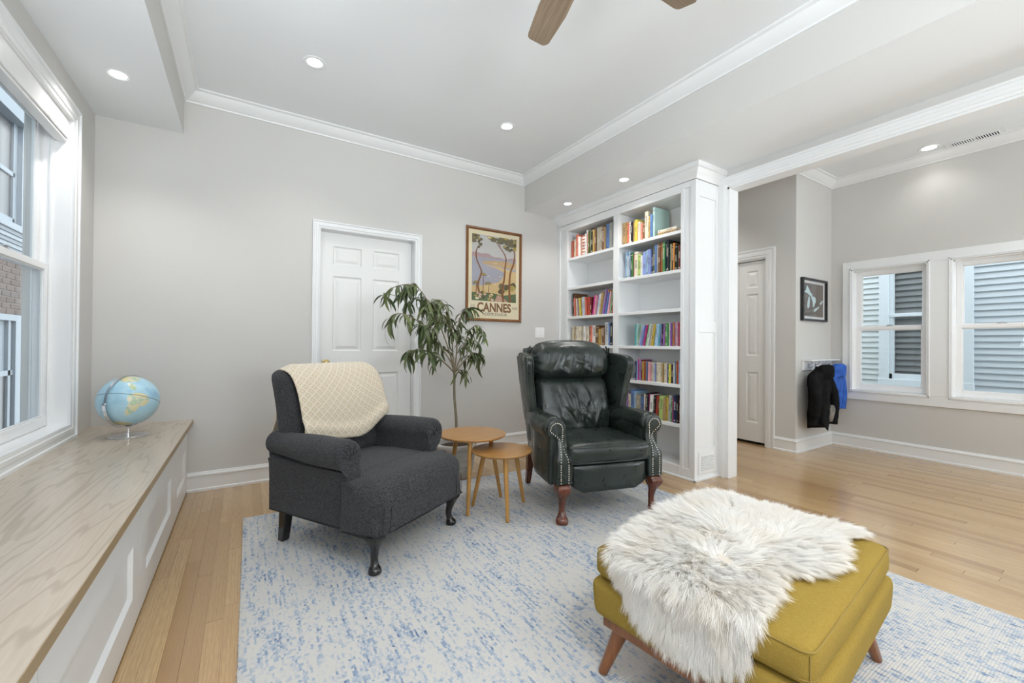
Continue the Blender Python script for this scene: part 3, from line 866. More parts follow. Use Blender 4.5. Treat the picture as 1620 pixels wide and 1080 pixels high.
row("the right bay's second shelf", g_, SH[1], 2.870, 2.232, [
    ('sky',28,262),('cream',16,212),('sky',22,252),('black',12,240),('green',14,240),('coral',16,232),('cream',40,240),('lime',34,206),('white',16,192),('periwinkle',26,226),('sky',18,230),('sky',20,232),('periwinkle',26,232),('navy',16,234),('olive',24,258),('blue',20,262),('grey',18,262),('brown',20,265),('rust',22,268),
    ('green',22,270),('navy',24,274),('black',18,276),('mint',14,240),('orange',11,240),('black',16,236),('orange',11,238),('black',20,225),('green',16,214),('maroon',20,210),('lilac',14,218)])
row("the right bay's fourth shelf", g_, SH[3], 2.745, 2.232, [
    ('teal',12,205,0),('aqua',10,205,0),('mint',16,200,14),('pink',10,196,14),('periwinkle',18,196,14),('teal',12,192,13),('magenta',14,198,13),('green',10,200,12),('mint',13,205,12),('silver',11,200,11),('cream',12,200,10),('violet',11,198,9),('mustard',18,196,9),('sky',16,198,7),('sky',12,195,6),('teal',12,196,5),('purple',13,196,4),
    ('black',11,196,3),('violet',15,197,2),('brown',12,198,1),('green',16,200,0),('mint',12,202,0),('cream',10,200,0),('purple',12,202,0),('mint',14,202,0),('rust',15,202,0),('lilac',11,202,0),('pink',13,204,0),('magenta',10,204,0),('orange',12,204,0),('teal',14,205,0)], kinds='soft')
row("the right bay's fifth shelf", g_, SH[4], 2.735, 2.232, [
    ('navy',14,180),('sky',9,178),('magenta',16,198),('lilac',16,196),('purple',18,194),('maroon',12,192),('gold',16,178),('red',14,176),('mustard',14,180),('blue',10,182),('mustard',14,176),('pink',12,172),('pink',22,172),('ivory',18,172),('silver',16,174),('periwinkle',12,174),('cream',18,174),('ivory',16,174),('cream',16,173),('ivory',16,172),('tan',14,170),('mustard',16,168),
    ('ivory',12,170),('cream',10,172),('purple',13,168),('green',16,166),('yellow',12,166),('navy',18,165),('maroon',14,170),('white',8,180),('blue',14,192),('green',12,194),('red',20,196),('sky',16,196),('orange',12,194)], kinds='soft')
row("the right bay's sixth shelf", g_, SH[5], 2.905, 2.232, [
    ('pink',12,192),('yellow',20,188),('cream',16,186),('purple',10,202),('ivory',20,194),('blue',30,234),('sky',14,225),('taupe',40,196),('blue',36,190),('cream',12,214),('black',18,222),('magenta',12,214),('white',26,212,3),('black',12,210,4),('red',18,208,5),('brown',10,196,4),('lime',32,214,2),('tan',16,196,2),('mustard',12,206,2),
    ('silver',24,226,2),('green',10,208,2),('magenta',10,212,1),('navy',20,232,1),('black',14,232,0),('maroon',10,208,0),('green',10,205,0)])
# flat pair lying beside the pale aqua book
for k, (cl, w_, h_, d_, lab) in enumerate((('tan', .17, .022, .20, 'tan book lying flat under the cream book on the top right shelf'), ('cream', .185, .024, .205, 'cream book lying flat on a tan book, top right shelf'))):
    o = bpy.data.objects.new('book', HB); COL.objects.link(o)
    o.scale = (d_, h_, w_); o.rotation_euler = (R(90), 0, R(-1.5+3*k))
    o.location = (3.092+.004*k, 2.468, SH[0]+.011+.0232*k)
    o.color = (*NAMED[cl], 1); tag(o, lab, 'book', g_)

# ------------------------------------------------------------------ window bench
bt = empty('oak_worktop', (-.589, 1.0, .532), 0, 'limed oak worktop running along the window bench, the globe standing on it', 'worktop')
m = MB(); m.box(-.274, .2725, -.73, YB-1.0, -.030, 0, 0); o = m.build('board', 'bench_oak', bt, bevel=.0015)
m = MB(); m.box(.2725, .274, -.73, YB-1.0, -.0305, -.0005); m.build('edge_band', 'bench_edge', bt)
seams = [-1.66, -.695, .27, 1.235, 2.233, 3.197, YB]
lb = ['fourth', 'third', 'second']
for k, (a, b) in enumerate(zip(seams, seams[1:])):
    if b < .8: continue
    w_ = b-a
    names = {1.235: 'white bench cabinet with one long sunk panel, nearest to the camera', .27: 'white bench cabinet with a sunk panel, farthest from the back wall', 2.233: 'white bench cabinet with a sunk panel, middle one along the bench', 3.197: 'white bench cabinet with a sunk panel, touching the back wall below the globe'}
    cb = empty('bench_cabinet', (-.348, a, 0), 0, names.get(a), 'cabinet', 'window bench cabinets')
    m = MB(); m.box(-.50, -.020, .002, w_-.002, .012, .500); m.build('carcass', 'white_trim', cb)
    m = MB(); s1, s2 = .125, .125
    e = w_-.002
    m.box(-.020, 0, .002, s1, .012, .500); m.box(-.020, 0, e-s2, e, .012, .500)
    m.box(-.020, 0, s1, e-s2, .012, .130); m.box(-.020, 0, s1, e-s2, .330, .500)
    # sloped edge of the sunk field
    ins = [(0, 0), (.012, -.014)]
    rings = [[(d, s1+i, .13+i), (d, e-s2-i, .13+i), (d, e-s2-i, .33-i), (d, s1+i, .33-i)] for i, d in ins]
    m.loft(rings, True, False); n_ = len(m.v); m.f.append((n_-4, n_-3, n_-2, n_-1)); m.m.append(0)
    m.build('front_panel', 'white_trim', cb, fix=False)
# ------------------------------------------------------------------ framed travel poster
plain('poster_paper', srgb(226, 214, 182), .8)
def flat(name, col, rough=.85): return plain(name, col, rough)
flat('pp_sky', srgb(190, 188, 186)); flat('pp_sea', srgb(160, 160, 172)); flat('pp_hill', srgb(172, 148, 148)); flat('pp_sand', srgb(205, 178, 128))
flat('pp_town', srgb(188, 160, 122)); flat('pp_leaf', srgb(112, 104, 78)); flat('pp_leaf2', srgb(168, 148, 78)); flat('pp_trunk', srgb(128, 84, 48)); flat('pp_green', srgb(88, 104, 70)); flat('pp_path', srgb(188, 150, 132))
flat('pp_ink', srgb(122, 82, 48)); flat('pp_ink2', srgb(120, 112, 102)); flat('pp_flower', srgb(208, 170, 150)); flat('pp_dark', srgb(84, 78, 56))
PX, PZ, PWd, PH = 2.2275, 1.828, .675, .972
po = empty('framed_poster', (PX, YB-.001, PZ), 0, 'wood-framed seaside travel poster reading CANNES on the back wall', 'poster')
fwid = .028
m = MB()
pr = [(0,0),(0,.018),(.006,.024),(.018,.022),(.028,.010),(.028,0)]
def frame4(m, x0, x1, z0, z1, pr, yb=0):
    n = len(pr)
    def run(fa, fb):
        m.add([fa(u, d) for u, d in pr]+[fb(u, d) for u, d in pr], [tuple(range(n))[::-1], tuple(range(n, 2*n))]+[(i, (i+1) % n, (i+1) % n+n, i+n) for i in range(n)])
    run(lambda u, d: (x0+u, yb-d, z0+u), lambda u, d: (x0+u, yb-d, z1-u)); run(lambda u, d: (x1-u, yb-d, z0+u), lambda u, d: (x1-u, yb-d, z1-u))
    run(lambda u, d: (x0+u, yb-d, z1-u), lambda u, d: (x1-u, yb-d, z1-u)); run(lambda u, d: (x0+u, yb-d, z0+u), lambda u, d: (x1-u, yb-d, z0+u))
frame4(m, -PWd/2, PWd/2, -PH/2, PH/2, pr); m.build('frame', 'frame_wood', po, smooth=35)
m = MB(); m.box(-PWd/2+.02, PWd/2-.02, -.005, 0, -PH/2+.02, PH/2-.02); pp = m.build('print', 'poster_paper', po)
m = MB(); m.box(-PWd/2+.026, PWd/2-.026, -.0125, -.0105, -PH/2+.026, PH/2-.026); m.build('glazing', 'picture_glass', po)
IX0, IX1, IZ0, IZ1 = -.27, .27, -.275, .415          # picture field inside the margins
prr = random.Random(5)
lay_ = [0]
pic, pmats = MB(), []
def shape(pts, mat):
    """flat printed shape; pts in 0..1 of the picture field"""
    lay_[0] += 1
    y = -.0052-.000018*lay_[0]
    P = [(IX0+(IX1-IX0)*u, y, IZ0+(IZ1-IZ0)*v) for u, v in pts]
    if mat not in pmats: pmats.append(mat)
    pic.add(P, [tuple(range(len(P)))], pmats.index(mat))
def wavy(u0, u1, f, n=24): return [(u0+(u1-u0)*i/n, f(u0+(u1-u0)*i/n)) for i in range(n+1)]
shape([(0,0),(1,0),(1,1),(0,1)], 'pp_sky')
shape([(0,.62)]+[(1,.62),(1,.70)]+wavy(1, 0, lambda u: .70+.035*math.sin(u*5+1)*math.exp(-((u-.45)*2)**2)+.01*math.sin(u*23)), 'pp_hill')
shape([(0,.15),(1,.15),(1,.66),(0,.66)], 'pp_sea')
shape([(.22,.565)]+wavy(.22, 1, lambda u: .60+.03*math.sin((u-.2)*3.4)+.008*math.sin(u*40))+[(1,.52),(.55,.545)], 'pp_town')
shape([(0,.05),(0,.22)]+wavy(0, .62, lambda u: .22+.25*u*u)+[(.70,.40),(.72,.46),(.55,.51),(.25,.545),(.6,.535),(1,.48),(1,.05)], 'pp_sand')
for k in range(22):
    u = prr.uniform(.25, .97); v = prr.uniform(.48, .60)
    shape([(u,v),(u+.025,v),(u+.025,v+.012),(u,v+.012)], prr.choice(['pp_sand','pp_path','pp_town','poster_paper']))
for k in range(26):
    u = prr.uniform(.32, .95); v = prr.uniform(.17, .38)
    shape([(u,v),(u+.04,v+.012),(u+.038,v+.022),(u,v+.010)], prr.choice(['poster_paper','pp_town','pp_flower']))
shape([(0,0),(1,0),(1,.14),(.7,.10),(.4,.13),(0,.12)], 'pp_green')
shape([(.5,.0),(.82,.0),(.62,.10),(.56,.10)], 'pp_path')
def blob(u, v, ru, rv, mat, n=14):
    shape([(min(1, max(0, u+ru*math.cos(2*PI*i/n)*(1+.25*prr.uniform(-1,1)))), min(1, max(0, v+rv*math.sin(2*PI*i/n)*(1+.25*prr.uniform(-1,1))))) for i in range(n)], mat)
for k in range(16): blob(prr.uniform(.02,.45), prr.uniform(.02,.14), .035, .02, prr.choice(['pp_flower','pp_leaf2','pp_green','poster_paper','pp_dark']))
for k in range(10): blob(prr.uniform(.65,.98), prr.uniform(.13,.27), .07, .045, prr.choice(['pp_leaf','pp_dark','pp_leaf2']))
def trunk(pts, w0, w1, mat='pp_trunk'):
    c = crom([(u, v, 0) for u, v in pts], 5); L_, R_ = [], []
    for i, p in enumerate(c):
        w_ = w0+(w1-w0)*i/(len(c)-1); L_.append((p.x-w_, p.y)); R_.append((p.x+w_, p.y))
    shape(L_+R_[::-1], mat)
def palm(u, v, h):
    trunk([(u, v-h), (u+.008, v-h*.4), (u, v)], .009, .006)
    for a in range(9):
        t_ = PI*(a/8)*1.15-.2; blob(u+.045*math.cos(t_), v+.02*math.sin(t_)-.008, .032, .011, prr.choice(['pp_leaf', 'pp_leaf2']))
palm(.24, .40, .30); palm(.09, .27, .17); palm(.36, .27, .17)
trunk([(.16,.12),(.13,.25),(.19,.38),(.20,.46),(.10,.62),(.09,.74),(.14,.82)], .022, .010)
trunk([(.70,.0),(.68,.20),(.72,.36),(.74,.55),(.75,.70),(.62,.84),(.48,.95)], .024, .010)
trunk([(.86,.0),(.84,.22),(.86,.45),(.94,.62),(.96,.75),(.93,.86)], .026, .012)
trunk([(.62,.84),(.60,.92),(.64,.97)], .008, .005)
for (cu, cv, ru, rv, n) in ((.10,.93,.12,.06,16), (.14,.85,.08,.05,8), (.58,.95,.22,.05,20), (.90,.92,.14,.08,22), (.80,.84,.12,.05,10)):
    for k in range(n): blob(cu+prr.gauss(0, ru*.5), min(.99, cv+prr.gauss(0, rv*.5)), ru*.32, rv*.36, prr.choice(['pp_leaf','pp_leaf','pp_leaf2','pp_dark']))
pic.build('artwork', pmats, pp, fix=False)
def text(body, x, z, size, mat, sx=1.0, bold=0.0, name='lettering', y=-.0125, parent=None):
    c = bpy.data.curves.new('lettering', 'FONT'); c.body = body; c.size = size; c.align_x = 'CENTER'; c.offset = bold
    o = bpy.data.objects.new('tmp', c); COL.objects.link(o)
    bpy.context.view_layer.update()
    me = bpy.data.meshes.new_from_object(o.evaluated_get(bpy.context.evaluated_depsgraph_get()))
    bpy.data.objects.remove(o)
    me.materials.clear(); me.materials.append(MAT[mat])
    t_ = bpy.data.objects.new(name, me); COL.objects.link(t_); t_.parent = parent or pp
    t_.location = (x, y, z); t_.rotation_euler = (R(90), 0, 0); t_.scale = (sx, 1, 1)
    return t_
text('CANNES', 0.0, -.383, .128, 'pp_ink', .83, .0040, y=-.0060)
text('ÉTÉ', -.256, -.352, .042, 'pp_ink2', .8, y=-.0060); text('HIVER', .258, -.352, .042, 'pp_ink2', .62, y=-.0060)
text("CÔTE D'AZUR", 0.02, -.425, .040, 'pp_ink2', 1.05, .0006, y=-.0060)

# ------------------------------------------------------------------ small framed lake map in the side room
plain('map_brown', (.135, .105, .085, 1), .8); plain('map_blue', (.50, .64, .66, 1), .8); plain('mat_white', (.72, .72, .72, 1), .8)
fm = empty('framed_map', (5.205, YC-.001, 1.604), 0, 'black-framed brown map with pale blue lakes on the side room wall', 'picture')
W_, H_ = .575, .455
m = MB(); frame4(m, -W_/2, W_/2, -H_/2, H_/2, [(0,0),(0,.03),(.022,.03),(.022,.010),(.024,0)]); m.build('frame', 'black_frame', fm)
m = MB(); m.box(-W_/2+.015, W_/2-.015, -.006, 0, -H_/2+.015, H_/2-.015); mp_ = m.build('print', 'mat_white', fm)
m = MB(); m.box(-W_/2+.06, W_/2-.06, -.0064, -.0058, -H_/2+.05, H_/2-.05); m.build('map_ground', 'map_brown', mp_)
def lake(pts):
    m = MB(); P = [(-W_/2+.06+(W_-.12)*u, -.0068, -H_/2+.05+(H_-.1)*v) for u, v in pts]; m.add(P, [tuple(range(len(P)))]); m.build('lake', 'map_blue', mp_, fix=False)
lake([(.02,.72),(.10,.78),(.16,.93),(.24,.86),(.33,.74),(.44,.66),(.40,.60),(.28,.64),(.16,.70)])
lake([(.24,.58),(.30,.62),(.31,.45),(.28,.28),(.20,.22),(.17,.34),(.20,.48)])
lake([(.36,.60),(.48,.62),(.60,.58),(.62,.46),(.56,.40),(.52,.30),(.46,.30),(.45,.44),(.40,.52)])
lake([(.50,.20),(.58,.26),(.70,.30),(.80,.36),(.76,.27),(.62,.18),(.52,.15)])
lake([(.80,.42),(.90,.50),(.99,.53),(.97,.45),(.86,.38)])
m = MB(); m.box(-W_/2+.02, W_/2-.02, -.022, -.020, -H_/2+.02, H_/2-.02); m.build('glazing', 'picture_glass', fm)

# ------------------------------------------------------------------ globe on the bench
t = NT('globe_map'); t.set(Roughness=.32, Coat_Weight=.3)
tc = t.n('ShaderNodeTexCoord'); ob = tc.outputs['Object']; s_ = t.sep(ob)
lat = t.math('ARCSINE', t.math('DIVIDE', s_['Z'], .1475)); lon = t.math('ARCTAN2', s_['Y'], s_['X'])
nb = t.noise(ob, 9, 4, .55)
sea = t.ramp(t.noise(ob, 12, 3), [(.3, (.36, .60, .74, 1)), (.55, (.44, .68, .80, 1)), (.75, (.25, .48, .70, 1))])
landc = t.ramp(t.noise(ob, 26, 3), [(.35, (.70, .66, .30, 1)), (.5, (.72, .66, .50, 1)), (.62, (.36, .56, .38, 1)), (.75, (.74, .70, .34, 1))])
def ell(lo, la, rlo, rla, rot=0):
    """1 inside an ellipse of longitude/latitude (radians), edge broken by noise"""
    a = t.math('SUBTRACT', lon, lo); b = t.math('SUBTRACT', lat, la)
    ca, sa = math.cos(rot), math.sin(rot)
    u = t.math('ADD', t.math('MULTIPLY', a, ca), t.math('MULTIPLY', b, sa)); v = t.math('SUBTRACT', t.math('MULTIPLY', b, ca), t.math('MULTIPLY', a, sa))
    q = t.math('ADD', t.math('POWER', t.math('ABSOLUTE', t.math('DIVIDE', u, rlo)), 2), t.math('POWER', t.math('ABSOLUTE', t.math('DIVIDE', v, rla)), 2))
    return t.math('LESS_THAN', t.math('ADD', q, t.math('MULTIPLY', t.math('SUBTRACT', nb, .5), 1.3)), 1)
GL0 = R(-64)     # longitude turned towards the camera
lands = [ell(GL0, R(-8), R(20), R(15)), ell(GL0-R(6), R(-27), R(11), R(22), R(-18)), ell(GL0-R(30), R(48), R(26), R(17)), ell(GL0-R(18), R(20), R(6), R(12), R(40)),
         ell(GL0+R(80), R(8), R(22), R(24)), ell(GL0+R(70), R(55), R(40), R(14)), ell(GL0+R(175), R(-25), R(20), R(13))]
la_ = lands[0]
for e_ in lands[1:]: la_ = t.math('MAXIMUM', la_, e_)
la_ = t.math('MAXIMUM', la_, t.math('LESS_THAN', lat, R(-70)))
c = t.mix(la_, sea, landc)
ln = t.math('LESS_THAN', t.math('ABSOLUTE', lat), .010)
gr_ = t.math('MAXIMUM', t.math('LESS_THAN', t.math('ABSOLUTE', t.math('SUBTRACT', t.math('FRACT', t.math('DIVIDE', lon, R(30))), .5)), .006), t.math('LESS_THAN', t.math('ABSOLUTE', t.math('SUBTRACT', t.math('FRACT', t.math('DIVIDE', lat, R(30))), .5)), .006))
c = t.mix(t.math('MULTIPLY', gr_, .35), c, (.25, .38, .46, 1)); c = t.mix(ln, c, (.08, .09, .10, 1)); t.color(c)
GR = .1475
gl = empty('globe', (-.590, 3.391, .532), 0, 'light blue desk globe in a chrome ring standing on the window bench', 'globe')
GC = .212
m = MB(); m.lathe([(.0001, 0), (.093, 0), (.095, .002), (.093, .0045), (.02, .0075), (.0001, .0075)], 48); m.build('base', 'chrome', gl, smooth=40)
m = MB(); m.lathe([(.0001, .005), (.0085, .005), (.0085, GC-GR-.016), (.0001, GC-GR-.016)], 20); m.build('stem', 'chrome', gl, smooth=40)
tilt = R(20)
m = MB(); m.sphere((0, 0, 0), GR, 64, 40); gs = m.build('ball', 'globe_map', gl, smooth=180, loc=(0, 0, GC)); gs.rotation_euler = (R(-22), R(9), 0)
def ring(name, r, a0, a1, wd, th, rz, rx=0, ry=0):
    m = MB(); n = 64; rings = []
    for k in range(n+1):
        a = a0+(a1-a0)*k/n
        er = Vector((math.cos(a), 0, math.sin(a)))
        rings.append([er*(r-th/2)+Vector((0,-wd/2,0)), er*(r+th/2)+Vector((0,-wd/2,0)), er*(r+th/2)+Vector((0,wd/2,0)), er*(r-th/2)+Vector((0,wd/2,0))])
    m.loft(rings, True, True); o = m.build(name, 'chrome', gl, smooth=40, loc=(0, 0, GC)); o.rotation_euler = (rx, ry, rz); return o
ring('meridian_ring', GR+.0065, R(0), R(360), .015, .0025, R(59), R(0))
ring('cradle', GR+.0130, R(180), R(360), .018, .0025, R(59))
m = MB()
for sg in (-1, 1):
    m.tube([(sg*(GR+.004)*math.cos(R(59)), sg*(GR+.004)*math.sin(R(59)), GC), (sg*(GR+.018)*math.cos(R(59)), sg*(GR+.018)*math.sin(R(59)), GC)], .006, 12)
m.build('pivot_knob', 'chrome', gl, smooth=40)
m = MB(); m.sphere((0, 0, GC-GR-.001), .010, 16, 8, sc=(1.6, 1.6, .5)); m.build('axis_cap', 'rubber', gl, smooth=180)
# ------------------------------------------------------------------ charcoal armchair
ac = empty('armchair', (.622, 2.491, .012), R(30.8), 'charcoal tweed rolled-arm armchair with black cabriole legs and a throw over its back', 'armchair')
def cabriole(mat, h, knee, ank, foot, lean, parent, x, y, dirx, diry, claw=False, top=.052):
    """cabriole leg: bulging knee, thin ankle, padded foot; bulges along (dirx, diry)"""
    d = Vector((dirx, diry, 0)).normalized()
    keys = [(0.0, foot*1.00, foot*.35), (.04, foot*1.12, foot*.42), (.13, foot*1.0, foot*.34), (.20, foot*.72, foot*.12), (.32, ank, -.004), (.48, ank*1.12, -.002), (.62, ank*1.35, .006), (.76, knee*.92, knee*.30), (.88, knee*1.08, knee*.42), (.96, knee*1.05, knee*.28), (1.0, knee*1.0, knee*.12)]
    pts = [Vector((x, y, 0))+d*o+Vector((0, 0, h*t_)) for t_, r_, o in keys]; rad = [r_ for t_, r_, o in keys]
    P = crom(pts, 4); Rr = [v.x for v in crom([(r_, 0, 0) for r_ in rad], 4)]
    m = MB(); rings = []
    for p, r_ in zip(P, Rr):
        n = 16; sq = sstep(.55, .95, p.z/h)
        ring_ = []
        for k in range(n):
            a = 2*PI*k/n; c_, s_ = math.cos(a), math.sin(a)
            q = max(abs(c_), abs(s_)); f = 1*(1-sq)+(1/q*.86)*sq
            rr = r_*f
            if claw:
                f2 = p.z/h
                if f2 < .20: rr *= 1+.13*max(0, math.cos(4*(a-.4)))-.05
                elif f2 > .62: rr *= 1+.06*math.sin(6*a+f2*16)
            ring_.append((p.x+rr*c_, p.y+rr*s_, p.z))
        rings.append(ring_)
    m.loft(rings); return m.build('front_leg', mat, parent, smooth=60)
for sx in (-1, 1): cabriole('black_wood', .19, .037, .018, .028, 0, ac, sx*.305, -.335, sx*.5, -.8)
for sx in (-1, 1):
    m = MB(); b = (sx*.292, .345); t_ = (sx*.292, .330)
    rings = []
    for k in range(5):
        u = k/4; c_ = (t_[0]*u+b[0]*(1-u), t_[1]*u+b[1]*(1-u)+.008*(1-u)**2); w_ = .021+.006*u
        rings.append([(c_[0]-w_, c_[1]-w_, .19*u), (c_[0]+w_, c_[1]-w_, .19*u), (c_[0]+w_, c_[1]+w_, .19*u), (c_[0]-w_, c_[1]+w_, .19*u)])
    m.loft(rings); m.build('rear_leg', 'black_wood', ac, bevel=.003)
# seat: T-shaped, waterfall front
def seat_fn(p, q):
    z = p.z
    top = sstep(-.2, 1, q.z)
    p = p.copy()
    p.z += top*.018*(1-q.x*q.x)*(1-.5*q.y*q.y)
    p.y -= .012*(1-q.x*q.x)*(1-abs(q.z)**2)*(1 if q.y < 0 else 0)
    # front corners pulled round
    if q.y < 0: p.y += .022*abs(q.x)**6*(1-.4*q.z)
    p += Vector((nz(p.x*9, p.y*9, 3), nz(p.x*9, p.y*9, 8), nz(p.x*7, p.y*7, 1)))*.003
    if q.y > 0: p.y = q.y*.1175; p.z = q.z*.118+top*.018*(1-q.x*q.x); p.x = q.x*.3775*(1-.03*q.y)
    if q.z < 0:                                                # square at the bottom, round above
        k = sstep(0, -.55, q.z); p.x += (q.x*.3775*.985-p.x)*k*(abs(q.x) > .9); p.y += (-.1175*.965-p.y)*k*(q.y < -.8)
        if abs(q.x) > .9 and q.y < -.8: p.x *= .955; p.y *= .86
        if q.z < -.9: p.z = -.118
    return p
m = MB()
m.softbox((0, -.285, .303), (.755, .235, .236), .075, (26, 12, 12), seat_fn)
m.build('seat_front', 'charcoal_tweed', ac, smooth=180, sub=1)
m = MB()
def deck_fn(p, q):
    p = p.copy(); p.z += sstep(-.2, 1, q.z)*.018*(1-(p.x/.3775)**2)-(.012*sstep(0, 1, q.y)*(q.z > .5)); return p
m.softbox((0, .03, .303), (.585, .46, .236), .02, (16, 14, 8), deck_fn)
m.build('seat_deck', 'charcoal_tweed', ac, smooth=180, sub=1)
# body sides under the arms and outside back
def arm_profile(sx, y):
    """closed outline in x,z: flared panel rising into a roll"""
    pts = []
    e = sstep(.0, .40, y); cx, cz, r_ = .338-.024*e, .545-.002*e, .076-.016*e
    pts.append((.270, .185)); pts.append((.270, .40)); pts.append((.268, .48))
    for k in range(17):
        a = R(205)-R(205+95)*k/16
        pts.append((cx+r_*math.cos(a)*1.03, cz+r_*math.sin(a)))
    pts += [(.362, .462), (.356, .44), (.352, .36), (.350, .185)]
    return [(sx*x_, z_) for x_, z_ in pts]
for sx in (-1, 1):
    m = MB(); rings = []
    ys = [-.205, -.204, -.199, -.188, -.170, -.10, 0, .10, .20, .24, .27, .30, .392]
    sc = [.60, .86, .94, .985, 1, 1, 1, 1, 1, 1, 1, 1, 1]
    for y, s_ in zip(ys, sc):
        pr_ = arm_profile(sx, y); cx = sum(p[0] for p in pr_)/len(pr_); cz = .40
        rings.append([(cx+(x_-cx)*s_+.002*nz(x_*20, y*9, z_*12), y+.002*nz(x_*14, z_*14, 2), (z_ if z_ < .2 else cz+(z_-cz)*(s_*.5+.5 if z_ < .45 else s_))+.003*nz(y*8, z_*6, sx)) for x_, z_ in pr_])
    m.loft(rings); m.build('arm', 'charcoal_tweed', ac, smooth=70)
    # pleats gathered to a button on the scroll face
    m = MB(); bc_ = Vector((sx*.335, -.207, .532))
    for k, a in enumerate((80, 112, 144, 48, 16, 180)):
        aa = R(a); p1 = bc_+Vector((math.cos(aa)*sx*.012, 0, math.sin(aa)*.012)); p2 = bc_+Vector((math.cos(aa)*sx*.066, .004, math.sin(aa)*.064)); p3 = bc_+Vector((math.cos(aa)*sx*.072, .045, math.sin(aa)*.074))
        m.tube(crom([p1, p2, p3], 5), [.0012]*11, 5)
    m.build('pleat_seam', 'seam_dark', ac)
    m = MB(); m.sphere(tuple(bc_), .011, 14, 8, sc=(1, .6, 1)); m.build('arm_button', 'charcoal_tweed', ac, smooth=180)
    # front facing below the scroll
    m = MB(); m.softbox((sx*.308, -.196, .39), (.078, .030, .20), .014, (6, 4, 8)); m.build('arm_facing', 'charcoal_tweed', ac, smooth=180)
# back: upright cushion with a rolled top, slightly reclined
def back_fn(p, q):
    p = p.copy()
    t_ = (q.z+1)/2
    p.y += .085*t_*t_+.02*t_                                   # recline
    if q.y < 0: p.y -= .022*(1-q.x*q.x)*math.sin(PI*min(1, max(0, t_)))**.7
    p.x *= 1-.03*sstep(.2, 0, t_)
    p.z += .012*(1-q.x*q.x)*sstep(.7, 1, t_)
    for bx_ in (-.18, 0, .18):
        for bz_ in (.10, -.05):
            if q.y < 0:
                d2 = ((p.x-bx_)**2+(p.z-bz_+.0)**2)/(.05**2)
                p.y += .026*math.exp(-d2*1.6)
    return p
m = MB(); m.softbox((0, .295, .665), (.665, .150, .545), .062, (32, 8, 28), back_fn); m.build('backrest', 'charcoal_tweed', ac, smooth=180, sub=1)
m = MB(); m.softbox((0, .385, .36), (.66, .05, .36), .02, (10, 4, 8), lambda p, q: p+Vector((0, .04*(q.z+1)/2, 0))); m.build('outside_back', 'charcoal_tweed', ac, smooth=180)
m = MB()
for bx_ in (-.18, 0, .18):
    for bz_ in (.10, -.05):
        t_ = (bz_/.2725+1)/2
        m.sphere((bx_, .295-.075+.085*t_*t_+.02*t_-.004, .665+bz_), .011, 12, 8, sc=(1, .5, 1))
m.build('tuft_buttons', 'charcoal_tweed', ac, smooth=180)
m = MB(); zz = .775     # seam round the side of the back
m.tube([(-.3318, .315, zz-.008), (-.3320, .34, zz-.006), (-.3318, .366, zz-.008)], .0016, 6); m.tube([(.3318, .315, zz-.008), (.3320, .34, zz-.006), (.3318, .366, zz-.008)], .0016, 6); m.build('back_seam', 'seam_dark', ac)
# welt round the bottom
m = MB(); c_ = [(-.350, .39), (-.350, -.17), (-.366, -.19), (-.368, -.37), (-.350, -.392), (0, -.402), (.350, -.392), (.368, -.37), (.366, -.19), (.350, -.17), (.350, .39), (-.350, .39)]
m.tube([(a, b, .187) for a, b in c_], .0045, 6, cap=False); m.build('bottom_welt', 'seam_dark', ac, smooth=60)
for sx in (-1, 1):
    for dx in (.0, .05):
        m = MB(); m.tube(crom([(sx*(.325-dx), -.402, .19), (sx*(.325-dx), -.409, .26), (sx*(.316-dx), -.405, .318)], 4), .0015, 5); m.build('front_seam', 'seam_dark', ac)
    m = MB(); m.tube(crom([(sx*.356, -.172, .19), (sx*.357, -.176, .30), (sx*.352, -.184, .45)], 4), .0018, 5); m.build('side_seam', 'seam_dark', ac)
m = MB(); m.box(-.34, .34, -.34, .38, .186, .20); m.build('underside', 'seam_dark', ac)

# ------------------------------------------------------------------ throw over the chair back
t = NT('throw_knit'); t.set(Roughness=.95, Sheen_Weight=.3)
uv = t.n('ShaderNodeTexCoord').outputs['UV']
def diamond(k):
    mp = t.n('ShaderNodeMapping'); mp.inputs['Scale'].default_value = (k, k, 1); mp.inputs['Rotation'].default_value = (0, 0, R(45)); t.l(uv, mp.inputs['Vector'])
    s_ = t.sep(mp.outputs[0])
    fx = t.math('ABSOLUTE', t.math('SUBTRACT', t.math('FRACT', s_['X']), .5)); fy = t.math('ABSOLUTE', t.math('SUBTRACT', t.math('FRACT', s_['Y']), .5))
    return t.math('MAXIMUM', fx, fy)
dm = diamond(27)
ringm = t.ramp(dm, [(.0, .8), (.06, .75), (.10, .0), (.20, .0), (.24, .9), (.31, .9), (.35, .0), (1, 0)])
c = t.mix(ringm, (.69, .61, .49, 1), (.50, .375, .215, 1))
c = t.mix(t.ramp(t.noise(uv, 160, 2), [(.4, .25), (.6, 0.0)]), c, (.52, .45, .35, 1)); t.color(c)
t.bump(t.math('ADD', t.noise(uv, 190, 2), t.math('MULTIPLY', dm, 1.4)), .6, .004)
th = empty('throw_blanket', (.622, 2.491, .012), R(30.8), 'beige throw blanket with small diamond pattern draped over the grey armchair back', 'blanket')
m = MB(); NU, NV = 60, 70
path = crom([(a_, .60+(b_-.60)*(.885 if b_ > .6 else 1)) for a_, b_ in ((.500, .545), (.497, .68), (.487, .84), (.480, .945), (.445, 1.000), (.375, 1.003), (.300, .965), (.245, .87), (.212, .76), (.195, .66), (.188, .575), (.186, .53))], 8)
acc = [0]
for a, b in zip(path, path[1:]): acc.append(acc[-1]+(b-a).length)
def along(s_):
    s_ *= acc[-1]
    for i in range(len(acc)-1):
        if acc[i+1] >= s_:
            u = (s_-acc[i])/(acc[i+1]-acc[i]); return path[i].lerp(path[i+1], u)
    return path[-1]
uvs = []
